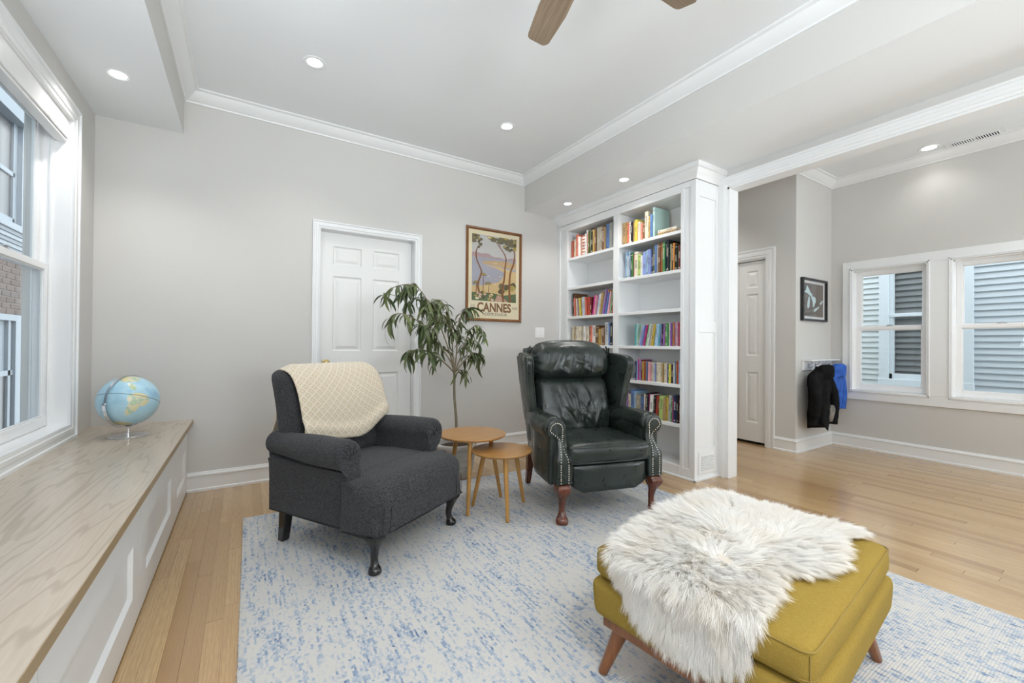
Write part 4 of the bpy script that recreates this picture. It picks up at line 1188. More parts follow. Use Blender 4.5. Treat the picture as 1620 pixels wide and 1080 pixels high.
def th_fn(u, v):
    # the front hem hangs lowest in the middle, the rear hem swings to the left
    vend = 1-.055*abs(2*u-1.1)**1.5-.065*sstep(.55, 1, u)
    p = along(v*vend)
    x_ = -.302+.652*u+(.062*sstep(.50, .40, v)-.036*sstep(.12, 0, v))*(1-u)
    front = sstep(.45, .62, v)
    y, z = p.x, p.y
    y -= .012*front*(1-(2*u-1)**2)                              # follows the belly of the cushion
    y += .006*math.sin(u*9+v*5)*(1-.5*front)+.005*nz(u*5, v*6, 4)
    z += .008*nz(u*4, v*4, 9)*front-.004*front
    # right hand edge falls over the side of the back
    e = sstep(.93, 1, u); x_ -= e*.004; z -= e*.012*sstep(.3, .5, v); y += e*.012*front
    eL = sstep(.12, 0, u)*math.exp(-((v-.46)/.13)**2); z -= .026*eL; x_ += .010*eL
    # fold along the hem
    y -= .010*sstep(.90, .95, v)+.006*math.sin(sstep(.90, 1, v)*PI)
    return (x_, y, z)
m.grid(NU, NV, th_fn)
o = m.mesh('cloth', 'throw_knit', smooth=180)
ul = o.uv_layers.new(name='UVMap')
for li, lp in enumerate(o.loops):
    i = lp.vertex_index; ul.data[li].uv = ((i % (NU+1))/NU*.668, (i//(NU+1))/NV*acc[-1])
ob_ = bpy.data.objects.new('cloth', o); COL.objects.link(ob_); ob_.parent = th
md = ob_.modifiers.new('thickness', 'SOLIDIFY'); md.thickness = .006; md.offset = 1
# knotted fringe at the rear hem, peeping out beside the chair
m = MB()
for k in range(44):
    u = k/43; p = Vector(th_fn(u, 0)); 
    m.tube([p, p+Vector((nz(k*.7)*.01, .004, -.025)), p+Vector((nz(k*.9, 3)*.02, .006, -.055))], [.003, .0035, .0012], 5)
m.build('fringe', 'mat_white', th)

# ------------------------------------------------------------------ green leather recliner
rc = empty('recliner', (2.056, 2.278, .012), R(-15), 'dark green leather wing-back recliner with nailhead trim and claw feet', 'recliner')
for sx in (-1, 1): cabriole('mahogany', .238, .043, .019, .037, 0, rc, sx*.322, -.352, sx*.35, -.95, claw=True)
for sx in (-1, 1):
    m = MB(); rings = []
    for k in range(5):
        u = k/4; yy = .375+.05*(1-u)**1.5-.02; w_ = .018+.008*u
        rings.append([(sx*.275-w_, yy-w_, .25*u), (sx*.275+w_, yy-w_, .25*u), (sx*.275+w_, yy+w_, .25*u), (sx*.275-w_, yy+w_, .25*u)])
    m.loft(rings); m.build('rear_leg', 'mahogany', rc, bevel=.003)
LE = 'green_leather'
def taper(m):
    """the frame narrows toward the back, more so low down"""
    out = []
    for x_, y_, z_ in m.v:
        k = max(0, min(1, (y_+.05)/.41)); hw = .268+(z_-.17)*.125
        f = 1+(hw/.395-1)*k; out.append((x_*f, y_, z_))
    m.v = out; return m
for sx in (-1, 1):
    # outside panel
    m = MB(); m.softbox((sx*.352, .04, .402), (.085, .72, .345), .018, (6, 20, 10), lambda p, q: p+Vector((.002*nz(p.y*6, p.z*9, sx), 0, .012*q.y*(q.z < -.9)))); taper(m); m.build('side_panel', LE, rc, smooth=180)
    # arm roll: droops slightly toward the wing
    m = MB(); rings = []
    for k in range(25):
        u = k/24; y = -.318+.48*u; cz = .568+.002*math.sin(u*3); r_ = .078*(1-.22*sstep(.06, 0, u))*(1-.08*u)
        cx = sx*.352; n = 24; ring_ = []
        for j in range(n):
            a = 2*PI*j/n; rr = r_*(1+.02*nz(j*.6, u*7, sx))*(1+.018*math.sin(u*34)*max(0, math.sin(a))*(u < .25))
            ring_.append((cx+rr*math.cos(a), y, cz+rr*math.sin(a)*.95))
        rings.append(ring_)
    m.loft(rings); taper(m); m.build('arm', LE, rc, smooth=60, sub=1)
    m = MB(); m.softbox((sx*.318, -.03, .48), (.075, .52, .20), .025, (6, 16, 8)); m.build('arm_pad', LE, rc, smooth=180)
    # front facing: scroll head narrowing to a waist, then a square foot
    out = [(-.040, .235), (-.040, .36), (-.036, .385), (-.012, .43), (.000, .470), (.002, .51)]
    xs = .322
    L_ = crom([(xs-.052, .245, 0), (xs-.052, .36, 0), (xs-.050, .385, 0), (xs-.038, .44, 0), (xs-.036, .50, 0), (xs-.030, .55, 0)], 4)
    Rr_ = crom([(xs+.052, .245, 0), (xs+.052, .36, 0), (xs+.050, .39, 0), (xs+.030, .44, 0), (xs+.026, .49, 0), (xs+.032, .515, 0)], 4)
    head = [Vector((xs+.030+.062*math.cos(a), .568+.060*math.sin(a), 0)) for a in [R(205-11.5*k) for k in range(24)]]
    poly = [(p.x, p.y) for p in L_]+[(p.x, p.y) for p in head]+[(p.x, p.y) for p in Rr_[::-1]]
    m = MB(); yb, yf = -.300, -.334
    def yfront(z): return yf-.062*sstep(.50, .37, z)
    cx_ = xs+.01
    rings = []
    for s_, dy in ((1, 0), (1, .85), (.95, .97), (.86, 1)):
        rg = []
        for x_, z_ in poly:
            xc = xs if z_ < .5 else xs+.03; zc_ = z_ if z_ < .5 else .568
            rg.append((sx*(xc+(x_-xc)*s_), yb+(yfront(z_)-yb)*dy, zc_+(z_-zc_)*s_))
        rings.append(rg)
    m.loft(rings); m.build('front_facing', LE, rc, smooth=50)
    # nailheads: two rows following the facing
    nm = MB(); nm.sphere((0, 0, 0), .0047, 8, 4, sc=(1, .55, 1)); nme = nm.mesh('nailhead', 'nail_brass', smooth=180)
    loop = [Vector((xs-.024, .252)), Vector((xs-.024, .37)), Vector((xs-.010, .44)), Vector((xs-.008, .51))]+[Vector((xs+.030+.040*math.cos(a), .566+.038*math.sin(a))) for a in [R(190-21*k) for k in range(11)]]+[Vector((xs+.012, .50)), Vector((xs+.014, .44)), Vector((xs+.026, .37)), Vector((xs+.026, .252))]
    c_ = crom([(p.x, p.y, 0) for p in loop], 10); dist = 0; last = c_[0]; nails = [last]
    for p in c_[1:]:
        if (p-last).length >= .0108: nails.append(p); last = p
    for p in nails: inst('nailhead', nme, rc, (sx*p.x, yfront(p.y)-.002+.000, p.y))
    # wing: S-shaped upright slab
    prof = crom([(.10, .52, 0), (.065, .60, 0), (.055, .70, 0), (.050, .80, 0), (.030, .90, 0), (.020, .965, 0), (.055, 1.005, 0), (.15, 1.02, 0), (.27, 1.03, 0), (.34, 1.02, 0)], 5)
    rear = [(.40, 1.0), (.405, .80), (.39, .55), (.38, .50), (.20, .50)]
    poly = [(p.x, p.y) for p in prof]+rear
    m = MB(); rings = []
    def flare(y, z): return .378+.030*sstep(.30, .0, y)*sstep(.55, .95, z)
    cy_, cz_ = .22, .76
    for s_, dx in ((.92, -.028), (.975, -.024), (1, -.014), (1.0, .014), (.975, .024), (.92, .028)):
        rings.append([(sx*(flare(y, z)+dx), cy_+(y-cy_)*s_, cz_+(z-cz_)*s_) for y, z in poly])
    m.loft(rings); taper(m); m.build('wing', LE, rc, smooth=60)
    m = MB()
    for dx in (-.024, .022): m.tube([(sx*(flare(p.x, p.y)+dx), cy_+(p.x-cy_)*.985, cz_+(p.y-cz_)*.985) for p in prof], .0048, 6)
    taper(m); m.build('wing_piping', 'green_piping', rc, smooth=60)
# seat cushion
def cush_fn(p, q):
    p = p.copy(); tp = sstep(0, 1, q.z)
    p.z += tp*.020*(1-q.x**2)*(1-.6*q.y**2)
    p.y -= .014*(1-q.x**2)*(1-q.z**2)*(q.y < 0)
    p.z += tp*.004*nz(p.x*9, p.y*9, 5)+.0025*nz(p.x*24, p.y*24, p.z*20)
    return p
m = MB(); m.softbox((0, -.135, .408), (.580, .53, .125), .040, (28, 26, 8), cush_fn); m.build('seat_cushion', LE, rc, smooth=180, sub=1)
m = MB()
for zz, ins in ((.457, .012), (.362, .012)):
    pts = [(-.278, .10, zz), (-.279, -.35, zz), (-.262, -.386, zz), (-.1, -.400, zz), (.1, -.400, zz), (.262, -.386, zz), (.279, -.35, zz), (.278, .10, zz)]
    m.tube(crom(pts, 4), .0045, 6)
m.build('seat_piping', 'green_piping', rc, smooth=60)
# footrest board with clipped lower corners
m = MB(); poly = [(-.262, .345), (.262, .345), (.266, .33), (.266, .225), (.245, .203), (.205, .182), (.190, .172), (-.190, .172), (-.205, .182), (-.245, .203), (-.266, .225), (-.266, .33)]
rings = []
for s_, y in ((1, -.325), (1, -.360), (.985, -.372), (.93, -.380), (.6, -.386)):
    rings.append([(x_*s_, y, .26+(z_-.26)*s_) for x_, z_ in poly])
m.loft(rings); m.build('footrest', LE, rc, smooth=60)
m = MB(); m.box(-.27, .27, -.33, .36, .225, .35); m.build('mechanism_box', 'rubber', rc)
# back shell, lumbar cushion and headrest roll, all in loose wrinkled leather
m = MB(); m.softbox((0, .36, .72), (.70, .09, .70), .04, (10, 4, 10), lambda p, q: p+Vector((0, .03*q.z, 0))); taper(m); m.build('back_shell', LE, rc, smooth=180)
def fold(x_, z_, fs):
    d = 0
    for (x0, z0, x1, z1, w_, h_) in fs:
        ax, az = x1-x0, z1-z0; L2 = ax*ax+az*az
        u = max(0, min(1, ((x_-x0)*ax+(z_-z0)*az)/L2)); dx, dz = x_-(x0+ax*u), z_-(z0+az*u)
        wob = 1+.4*nz(x_*30, z_*30, h_*99)
        d += h_*math.exp(-(dx*dx+dz*dz)/(w_*w_*wob))*math.sin(PI*(.15+.7*u))
    return d
lf = [(-.12,.17,-.05,-.02,.016,.014), (-.05,.16,.02,-.10,.018,.018), (.02,.14,.0,-.12,.014,-.014), (.06,.15,.12,-.04,.018,.014), (-.02,.05,.10,-.08,.014,.016), (.14,.10,.05,-.10,.014,-.012), (-.18,.12,-.12,-.10,.016,.012), (-.10,-.02,-.01,-.15,.014,-.014), (.02,-.04,.15,-.15,.016,.016), (.20,.02,.14,-.14,.014,.010), (-.22,-.05,-.14,-.16,.016,.008), (-.08,.10,.02,.0,.012,-.012)]
def lumbar_fn(p, q):
    p = p.copy(); t_ = (q.z+1)/2
    p.y += .110*t_
    if q.y < 0:
        edge = (1-q.x**4)*(1-q.z**4)
        p.y -= .055*(1-q.x*q.x)*(1-.7*q.z*q.z)
        p.y -= fold(p.x, p.z, lf)*edge*1.15
        p.y -= .006*nz(p.x*16, p.z*16, 2)*edge
    p.x *= 1-.10*sstep(.35, 0, t_)*abs(q.x)-.03*t_
    return p
m = MB(); m.softbox((0, .15, .645), (.610, .16, .40), .055, (60, 6, 44), lumbar_fn); m.build('back_cushion', LE, rc, smooth=180, sub=1)
hf = [(-.10,.09,-.18,-.06,.018,-.010), (-.02,.10,-.06,-.08,.020,-.012), (.06,.06,.0,-.10,.014,.010), (.10,.08,.06,-.06,.016,-.012), (.0,.02,.12,-.02,.014,.010), (.16,.08,.14,-.08,.016,-.010), (-.2,.08,-.24,-.06,.016,.008), (.05,-.02,.16,-.09,.014,.010), (-.12,-.04,-.02,-.11,.014,.010), (.22,.06,.24,-.06,.014,.008)]
def head_fn(p, q):
    p = p.copy()
    p.z += .028*(1-q.x*q.x)*(q.z > 0)*q.z-.0*abs(q.x)
    p.y -= .045*(1-q.x**2*.8)*(1-q.z*q.z)*(q.y < 0)
    if q.y < 0:
        edge = (1-q.x**4)*(1-q.z**6); p.y -= fold(p.x, p.z, hf)*edge*1.2+.006*nz(p.x*14, p.z*14, 7)*edge
    p.y += .02*(q.z+1)/2
    ex = abs(q.x)
    p.z -= .050*ex**5*(q.z > 0)*q.z; p.z += .02*ex**5*(q.z < 0)
    p += Vector((0, .004*math.sin(q.z*14+q.x*3)*ex**6, .003*math.sin(p.y*60)*ex**6))
    return p
m = MB(); m.softbox((0, .255, .958), (.660, .20, .285), .095, (56, 10, 34), head_fn); m.build('headrest', LE, rc, smooth=180, sub=1)
# gathered ends of the headrest roll
m = MB()
for sx in (-1, 1):
    for k in range(7):
        a = R(-60+30*k); m.tube(crom([(sx*.322, .25, .985), (sx*.331, .25+.05*math.cos(a), .985+.06*math.sin(a)), (sx*.318, .25+.088*math.cos(a), .975+.105*math.sin(a))], 4), [.006]*9, 6)
m.build('headrest_gathers', LE, rc, smooth=60)
# ------------------------------------------------------------------ nesting tables
def round_table(name, cx, cy, ztop, rad, lr, angs, label):
    t_ = empty(name, (cx, cy, .012), 0, label, 'side table', 'pair of nesting side tables')
    h = ztop-.012
    m = MB(); m.lathe([(.0001, h-.017), (rad-.012, h-.017), (rad-.003, h-.010), (rad, h-.004), (rad-.001, h), (.0001, h)], 72); m.build('table_top', 'table_oak', t_, smooth=30)
    for a in angs:
        d = Vector((math.cos(a), math.sin(a), 0)); m = MB()
        m.tube([d*lr, d*(lr-.003)+Vector((0, 0, .004)), d*(lr*.58)+Vector((0, 0, h-.015))], [.0095, .0115, .0165], 16); m.v = [(a_, b_, max(c_, 0)) for a_, b_, c_ in m.v]; m.build('leg', 'leg_oak', t_, smooth=50)
    return t_
round_table('side_table', 1.329, 2.595, .490, .231, .227, (R(236.5), R(-3.5), R(116.5)), 'taller round oak side table with three splayed legs, beside the grey armchair')
round_table('side_table', 1.437, 2.382, .410, .199, .207, (R(130), R(250), R(10)), 'shorter round oak side table tucked under the taller one, beside the recliner')

# ------------------------------------------------------------------ ottoman
OTH = R(6.75)
ot = empty('ottoman', (1.069, .424, .012), OTH, 'mustard yellow upholstered ottoman with splayed wooden legs and a sheepskin on top', 'ottoman')
LU, LV = .832, .641
def o_fn(p, q):
    p = p.copy(); tp = sstep(-.2, 1, q.z)
    p.z += tp*.012*(1-q.x**2)*(1-q.y**2); p.y += .008*q.y*(1-q.x**2)*(1-q.z**2); p.x += .008*q.x*(1-q.y**2)*(1-q.z**2)
    p.z += tp*.0025*nz(p.x*7, p.y*7); return p
m = MB(); m.softbox((LU/2, LV/2, .363), (LU-.012, LV-.012, .105), .034, (34, 28, 8), o_fn); m.build('cushion', 'mustard_linen', ot, smooth=180, sub=1)
m = MB(); m.softbox((LU/2, LV/2, .2475), (LU+.012, LV+.012, .128), .030, (30, 26, 8), lambda p, q: Vector((p.x*(1-.020*(1-q.z)/2), p.y*(1-.020*(1-q.z)/2), p.z))); m.build('base', 'mustard_linen', ot, smooth=180, sub=1)
m = MB()
for zz in (.394, .330):
    e = .014
    e, rr = .0085, .030; c_ = []
    for (px_, py_, a0) in ((LU-e-rr, e+rr, -90), (LU-e-rr, LV-e-rr, 0), (e+rr, LV-e-rr, 90), (e+rr, e+rr, 180)):
        c_ += [(px_+rr*math.cos(R(a0+15*k)), py_+rr*math.sin(R(a0+15*k)), zz+.006) for k in range(7)]
    c_.append(c_[0])
    m.tube(c_, .0022, 6)
for (u, v) in ((0, 0), (1, 0), (0, 1), (1, 1)):
    m.tube([(.0165+(LU-.033)*u, .0165+(LV-.033)*v, .338), (.0165+(LU-.033)*u, .0165+(LV-.033)*v, .392)], .002, 5)
m.build('seam', 'mustard_seam', ot)
m = MB(); m.box(.03, LU-.03, .03, LV-.03, .150, .188); m.build('wood_rail', 'ottoman_wood', ot, bevel=.004, seg=2)
for (u, v) in ((0, 0), (1, 0), (0, 1), (1, 1)):
    sx, sy = (1 if u else -1), (1 if v else -1)
    tx, ty = .085+(LU-.17)*u, .075+(LV-.15)*v; bx_, by_ = tx+sx*.068, ty+sy*.035
    m = MB(); m.tube([(bx_, by_, 0), (bx_-sx*.002, by_, .004), (tx, ty, .155)], [.013, .0155, .028], 20); m.v = [(a_, b_, max(c_, 0)) for a_, b_, c_ in m.v]; m.build('leg', 'ottoman_wood', ot, smooth=50)

# ------------------------------------------------------------------ sheepskin
plain('sheep_hide', (.62, .56, .48, 1), .9)
t = NT('sheep_fur'); t.set(Roughness=.75, Specular_IOR_Level=.25, Sheen_Weight=.3)
t.color(t.ramp(t.noise(t.pos(), 9, 3), [(.3, (.91, .865, .80, 1)), (.55, (.95, .935, .91, 1)), (.8, (.96, .96, .955, 1))]))
out_ = [nd for nd in t.t.nodes if nd.type == 'OUTPUT_MATERIAL'][0]
tl = t.n('ShaderNodeBsdfTranslucent'); tl.inputs[0].default_value = (.97, .955, .93, 1)
ms = t.n('ShaderNodeMixShader'); ms.inputs[0].default_value = .48      # light passes through the fine hair
t.l(t.b.outputs[0], ms.inputs[1]); t.l(tl.outputs[0], ms.inputs[2]); t.l(ms.outputs[0], out_.inputs[0])
sk = empty('sheepskin', (1.069, .424, .012), OTH, 'fluffy white sheepskin rug draped over the mustard ottoman', 'sheepskin')
outl = crom([(-.150, .36, 0), (-.125, .44, 0), (-.06, .51, 0), (.04, .57, 0), (.20, .61, 0), (.40, .645, 0), (.60, .655, 0), (.76, .63, 0), (.82, .54, 0), (.80, .42, 0), (.815, .32, 0), (.81, .21, 0), (.825, .12, 0), (.79, .075, 0), (.68, .115, 0), (.60, .095, 0), (.50, .075, 0), (.40, .080, 0), (.32, .115, 0), (.265, .165, 0), (.20, .145, 0), (.10, .125, 0), (-.02, .13, 0), (-.09, .155, 0), (-.135, .22, 0), (-.155, .29, 0), (-.150, .36, 0)], 5)[:-1]
def inside(x, y):
    c_ = False; n = len(outl)
    for i in range(n):
        a, b = outl[i], outl[i-1]
        if (a.y > y) != (b.y > y) and x < (b.x-a.x)*(y-a.y)/(b.y-a.y)+a.x: c_ = not c_
    return c_
def edge_d(x, y):
    return min(math.hypot(x-p.x, y-p.y) for p in outl)
ZS = .437
def drape(u, v):
    """flat hide coordinates to a point on the ottoman and its normal"""
    bend = .03
    ul = 0.012
    z = ZS-.012+.012*max(0, 1-((u-LU/2)/(LU/2))**2)*max(0, 1-((v-LV/2)/(LV/2))**2)
    p = Vector((u, v, z)); n = Vector((0, 0, 1))
    if u < ul+bend:
        s_ = ul+bend-u; a = min(s_/(bend*1.1), PI/2*.97)
        rest = max(0, s_-bend*1.1*a/1.0)
        p = Vector((ul+bend-math.sin(a)*bend*1.1-rest*.05, v, z-(1-math.cos(a))*bend*1.1-rest)); n = Vector((-math.sin(a), 0, math.cos(a)))
    if v > LV-.03:
        s_ = v-(LV-.03); a = min(s_/.03, PI/2*.9); p.z -= (1-math.cos(a))*.03; n = (n+Vector((0, math.sin(a), 0))).normalized()
    return p, n
m = MB(); step = .016; idx = {}
def gv(i, j):
    if (i, j) not in idx:
        p, n = drape(-.17+i*step, .04+j*step); idx[(i, j)] = len(m.v); m.v.append(tuple(p+n*.003))
    return idx[(i, j)]
for i in range(63):
    for j in range(39):
        if all(inside(-.17+(i+a)*step, .04+(j+b)*step) for a, b in ((0,0),(1,0),(1,1),(0,1))):
            m.f.append((gv(i,j), gv(i+1,j), gv(i+1,j+1), gv(i,j+1))); m.m.append(0)
hide = m.build('hide', 'sheep_hide', sk, smooth=180, fix=False)
md = hide.modifiers.new('thickness', 'SOLIDIFY'); md.thickness = .004; md.offset = 0
fr_ = random.Random(21)
V_, F_ = [], []
cu, cv = .36, .36                                              # the fur parts outward from the spine
N = 0
clumps = []
while len(clumps) < 2600:
    u, v = fr_.uniform(-.17, .86), fr_.uniform(.04, .67)
    if inside(u, v): clumps.append((u, v))
cell = {}
for k, (u, v) in enumerate(clumps): cell.setdefault((int(u*40), int(v*40)), []).append(k)
cdir = []
for (u, v) in clumps:
    # combed away from the spine of the hide, ruffled by hand
    d = Vector(((u-.40)*1.5+.55*nz(u*5, v*5, 1)+.30*nz(u*13, v*13, 6), (v-.38)*2.6+.55*nz(u*5, v*5, 21)+.30*nz(u*13, v*13, 26)))
    a = math.atan2(d.y, d.x)+fr_.gauss(0, .30)
    cdir.append((a, fr_.uniform(.75, 1.2), fr_.uniform(-.3, .3)))
while N < 115000:
    u, v = fr_.uniform(-.17, .86), fr_.uniform(.04, .67)
    if not inside(u, v): continue
    best, bd = None, 9
    ci, cj = int(u*40), int(v*40)
    for a in (-1, 0, 1):
        for b in (-1, 0, 1):
            for k in cell.get((ci+a, cj+b), ()):
                d_ = (clumps[k][0]-u)**2+(clumps[k][1]-v)**2
                if d_ < bd: bd, best = d_, k
    if best is None: continue
    a, ls, cur = cdir[best]
    p, n = drape(u, v)
    flow = Vector((math.cos(a), math.sin(a), 0))
    if n.x < -.3: flow = Vector((flow.x*.25*0, flow.y*.35+fr_.gauss(0, .08), -1+0*flow.x))       # hanging side: combed down
    flow = (flow-n*flow.dot(n)); flow = flow.normalized() if flow.length > 1e-4 else Vector((1, 0, 0))
    side = n.cross(flow)
    ed = min(1, edge_d(u, v)/.05)
    ln = (.058*ls+fr_.uniform(-.010, .012))*(.80+.20*ed)
    lift = (.30+.40*fr_.random())*(.60+.40*ed)
    # tips of one tuft gather together
    cpos, _ = drape(*clumps[best]); pull = (cpos-p)*.55
    q = [p+n*.002]
    nseg = 5
    jit = fr_.gauss(0, .10)
    for s_ in range(1, nseg+1):
        t_ = s_/nseg
        up_ = lift*math.sin(min(1, t_*.9)*PI*.5)*(1-.45*t_)
        q.append(p+n*(.002+ln*up_*1.15*t_**.75)+flow*(ln*t_*(.72+.25*t_))+side*(ln*(cur*t_*t_+jit*t_))+pull*t_**1.3+Vector((0, 0, -.010*t_*t_*(1-ed))))
    wv_ = .00072*fr_.uniform(.8, 1.3)
    b0 = len(V_); rdir = (side+n*fr_.uniform(-.6, .6)).normalized()
    for s_, pt in enumerate(q):
        w_ = wv_*(1-(s_/nseg)**2*.9)
        if s_ == nseg: V_.append(tuple(pt))
        else: V_.append(tuple(pt-rdir*w_)); V_.append(tuple(pt+rdir*w_))
    for s_ in range(nseg-1): F_.append((b0+2*s_, b0+2*s_+1, b0+2*s_+3, b0+2*s_+2))
    F_.append((b0+2*(nseg-1), b0+2*(nseg-1)+1, b0+2*nseg))
    N += 1
me = bpy.data.meshes.new('fur'); me.from_pydata(V_, [], F_); me.materials.append(MAT['sheep_fur'])
me.polygons.foreach_set('use_smooth', [True]*len(me.polygons)); me.update()
fo = bpy.data.objects.new('fur', me); COL.objects.link(fo); fo.parent = sk; tag(fo, kind='stuff')

# ------------------------------------------------------------------ rug
def rugpt(u, v): return (.002+2.682*u-.032*(1-v)*1.0*(1-u)+0*(v)-.02*u*(1-v)*1.0, (3.113-.069*u)*v+(-.55)*(1-v))
m = MB(); nu, nv = 110, 150
def rg(u, v):
    x, y = rugpt(u, v)
    e = min(u, 1-u, v, 1-v)
    x += .003*nz(y*22, 4)*(1 if u in (0, 1) else 0); y += .003*nz(x*22, 9)*(1 if v in (0, 1) else 0)
    return (x, y, .011+.0006*nz(x*60, y*60)-.004*(e < .002))
m.grid(nu, nv, rg)
# skirt down to the floor
b = len(m.v); ring_ = [i for i in range(nu+1)]+[j*(nu+1)+nu for j in range(1, nv+1)]+[nv*(nu+1)+i for i in range(nu-1, -1, -1)]+[j*(nu+1) for j in range(nv-1, 0, -1)]
for i in ring_: m.v.append((m.v[i][0], m.v[i][1], .0005))
for k in range(len(ring_)):
    j = (k+1) % len(ring_); m.f.append((ring_[k], b+k, b+j, ring_[j])); m.m.append(0)
rug = m.build('area_rug', 'rug_weave', None, smooth=60, fix=False); tag(rug, 'ivory and blue streaked woven area rug under the chairs and ottoman', 'rug')
m = MB(); q = random.Random(2)
for k in range(520):
    v = q.random(); x, y = rugpt(0, v); m.add([(x+.004, y, .009), (x+.004, y+.0025, .009), (x-q.uniform(.003, .010), y+q.uniform(-.006, .006), .003)], [(0,1,2)])
tag(m.build('edge_fringe', 'rug_weave', rug, fix=False), kind='stuff')

# ------------------------------------------------------------------ ceiling fan
fn_ = empty('ceiling_fan', (1.075, 1.165, ZC), 0, 'ceiling fan with driftwood-grey wooden blades', 'ceiling fan')
m = MB(); m.lathe([(.0001, 0), (.07, 0), (.066, -.03), (.03, -.055), (.0001, -.055)], 32); m.build('canopy', 'steel_hook', fn_, smooth=40)
m = MB(); m.tube([(0, 0, -.05), (0, 0, -.20)], .012, 16); m.build('downrod', 'steel_hook', fn_, smooth=40)
m = MB(); m.lathe([(.0001, -.18), (.05, -.185), (.095, -.21), (.10, -.30), (.07, -.335), (.0001, -.34)], 40); m.build('motor_housing', 'steel_hook', fn_, smooth=40)
bm_ = MB(); poly = [(.13, -.050), (.16, -.062), (.40, -.072), (.585, -.060), (.603, -.050), (.614, -.036), (.606, .040), (.594, .052), (.575, .056), (.40, .066), (.16, .058), (.13, .048)]
bm_.prism([(x_, y) for x_, y in poly], -.004, .004, 'z'); bme = bm_.mesh('blade', 'fan_wood', bevel=.002)
im_ = MB(); im_.box(.07, .19, -.022, .022, -.008, -.003); ime = im_.mesh('blade_bracket', 'steel_hook', bevel=.002)
for k in range(5):
    a = R(74-72*k)
    b_ = inst('blade', bme, fn_, (0, 0, -.29), (R(11), 0, a)); inst('blade_bracket', ime, fn_, (0, 0, -.29), (R(11), 0, a))

# ------------------------------------------------------------------ coat rack and jackets
cr_ = empty('coat_rack', (5.31, YC, .90), 0, 'small white coat rack shelf with hooks below the framed map', 'coat rack')
m = MB(); m.box(-.35, .345, -.095, 0, .050, .066); m.build('shelf', 'white_trim', cr_, bevel=.003)
m = MB(); m.box(-.345, .34, -.016, 0, -.050, .050); m.build('back_board', 'white_trim', cr_, bevel=.003)
hk = MB(); hk.tube(crom([(0, -.016, .012), (0, -.030, .010), (0, -.050, .022), (0, -.055, .034)], 4), .0035, 8); hk.tube(crom([(0, -.016, .0), (0, -.030, -.012), (0, -.045, -.018), (0, -.056, -.006)], 4), .0035, 8); hk.box(-.009, .009, -.018, -.015, -.018, .022)
hk.sphere((0, -.055, .036), .006, 8, 6); hk.sphere((0, -.056, -.004), .006, 8, 6); hme = hk.mesh('hook', 'steel_hook', smooth=50)
for k in range(4): inst('hook', hme, cr_, (-.25+.165*k, 0, .0))
def cloth_mat(name, a, b, rough=.8):
    t = NT(name); t.set(Roughness=rough, Specular_IOR_Level=.15); n = t.noise(t.pos('object'), 14, 4); t.color(t.ramp(n, [(.35, a), (.7, b)])); t.bump(t.noise(t.pos('object'), 240, 2), .3, .002)
cloth_mat('black_fleece', (.003, .003, .0035, 1), (.009, .009, .010, 1)); cloth_mat('grey_lining', (.18, .17, .16, 1), (.28, .26, .24, 1)); cloth_mat('blue_shell', (.03, .10, .42, 1), (.05, .16, .58, 1), .5)
def jacket(name, cx, cy, ztop, wd, dp, hh, mat, label, seed, sleeves, lining=None):
    j = empty(name, (cx, cy, ztop), 0, label, 'jacket')
    m = MB(); rings = []; n = 40
    for k in range(27):
        t_ = k/26; sh_ = sstep(0, .16, t_)
        w_ = (.045+(wd/2-.045)*sh_**.75)*(1-.06*math.sin(t_*PI)); d_ = (.035+(dp/2-.035)*sh_)*(1-.10*t_)
        rg_ = []
        for q_ in range(n):
            a = 2*PI*q_/n; f = 1+.16*math.sin(a*5+seed+t_*3)*t_+.12*math.sin(a*9+seed*2+t_*6)*sh_+.16*nz(math.cos(a)*2, math.sin(a)*2+seed, t_*4)
            zz = -hh*t_*(1-.05*math.sin(a*2+seed)-.04*math.sin(a*5))
            rg_.append((w_*math.cos(a)*f, d_*math.sin(a)*f, zz))
        rings.append(rg_)
    m.loft(rings); m.build('body', mat, j, smooth=180)
    for (sx, ln, off) in sleeves:
        m = MB(); pts = crom([(sx*wd*.34, -.01, -.09), (sx*wd*.50, -.02, -.16), (sx*wd*.53, -.035+off, -.32), (sx*wd*.49, -.03+off, -ln)], 8)
        rad = [.052-.016*i/(len(pts)-1)+.006*nz(i*.9, seed) for i in range(len(pts))]
        m.tube(pts, rad, 14); m.build('sleeve', mat, j, smooth=180)
    m = MB()     # hood / collar rolled at the nape
    m.softbox((0, -dp*.36, -.045), (.19, .10, .15), .045, (12, 8, 10), lambda p, q: p+Vector((0, -.02*math.cos(q.x*2.5), -.02*q.x*q.x))+Vector((nz(p.x*30, p.z*30, seed), 0, nz(p.x*25, p.z*25, 4)))*.014)
    m.build('hood', mat, j, smooth=180, sub=1)
    if lining:
        m = MB(); m.softbox((wd*.24, -dp*.47, -hh*.80), (.10, .02, .17), .01, (8, 3, 10), lambda p, q: p+Vector((.01*math.sin(q.z*4), .012*math.cos(q.x*3+q.z*2), 0))); m.build('lining', lining, j, smooth=180, sub=1)
    return j
jacket('jacket', 5.055, YC-.128, .895, .33, .15, .60, 'black_fleece', 'black fleece jacket hanging on the nearest hook of the coat rack', 1.3, ((-1, .50, 0), (1, .60, -.03)), 'grey_lining')
jacket('jacket', 5.445, YC-.105, .895, .25, .12, .47, 'blue_shell', 'bright blue jacket hanging behind the black one on the coat rack', 4.1, ((-1, .42, 0), (1, .47, 0)))
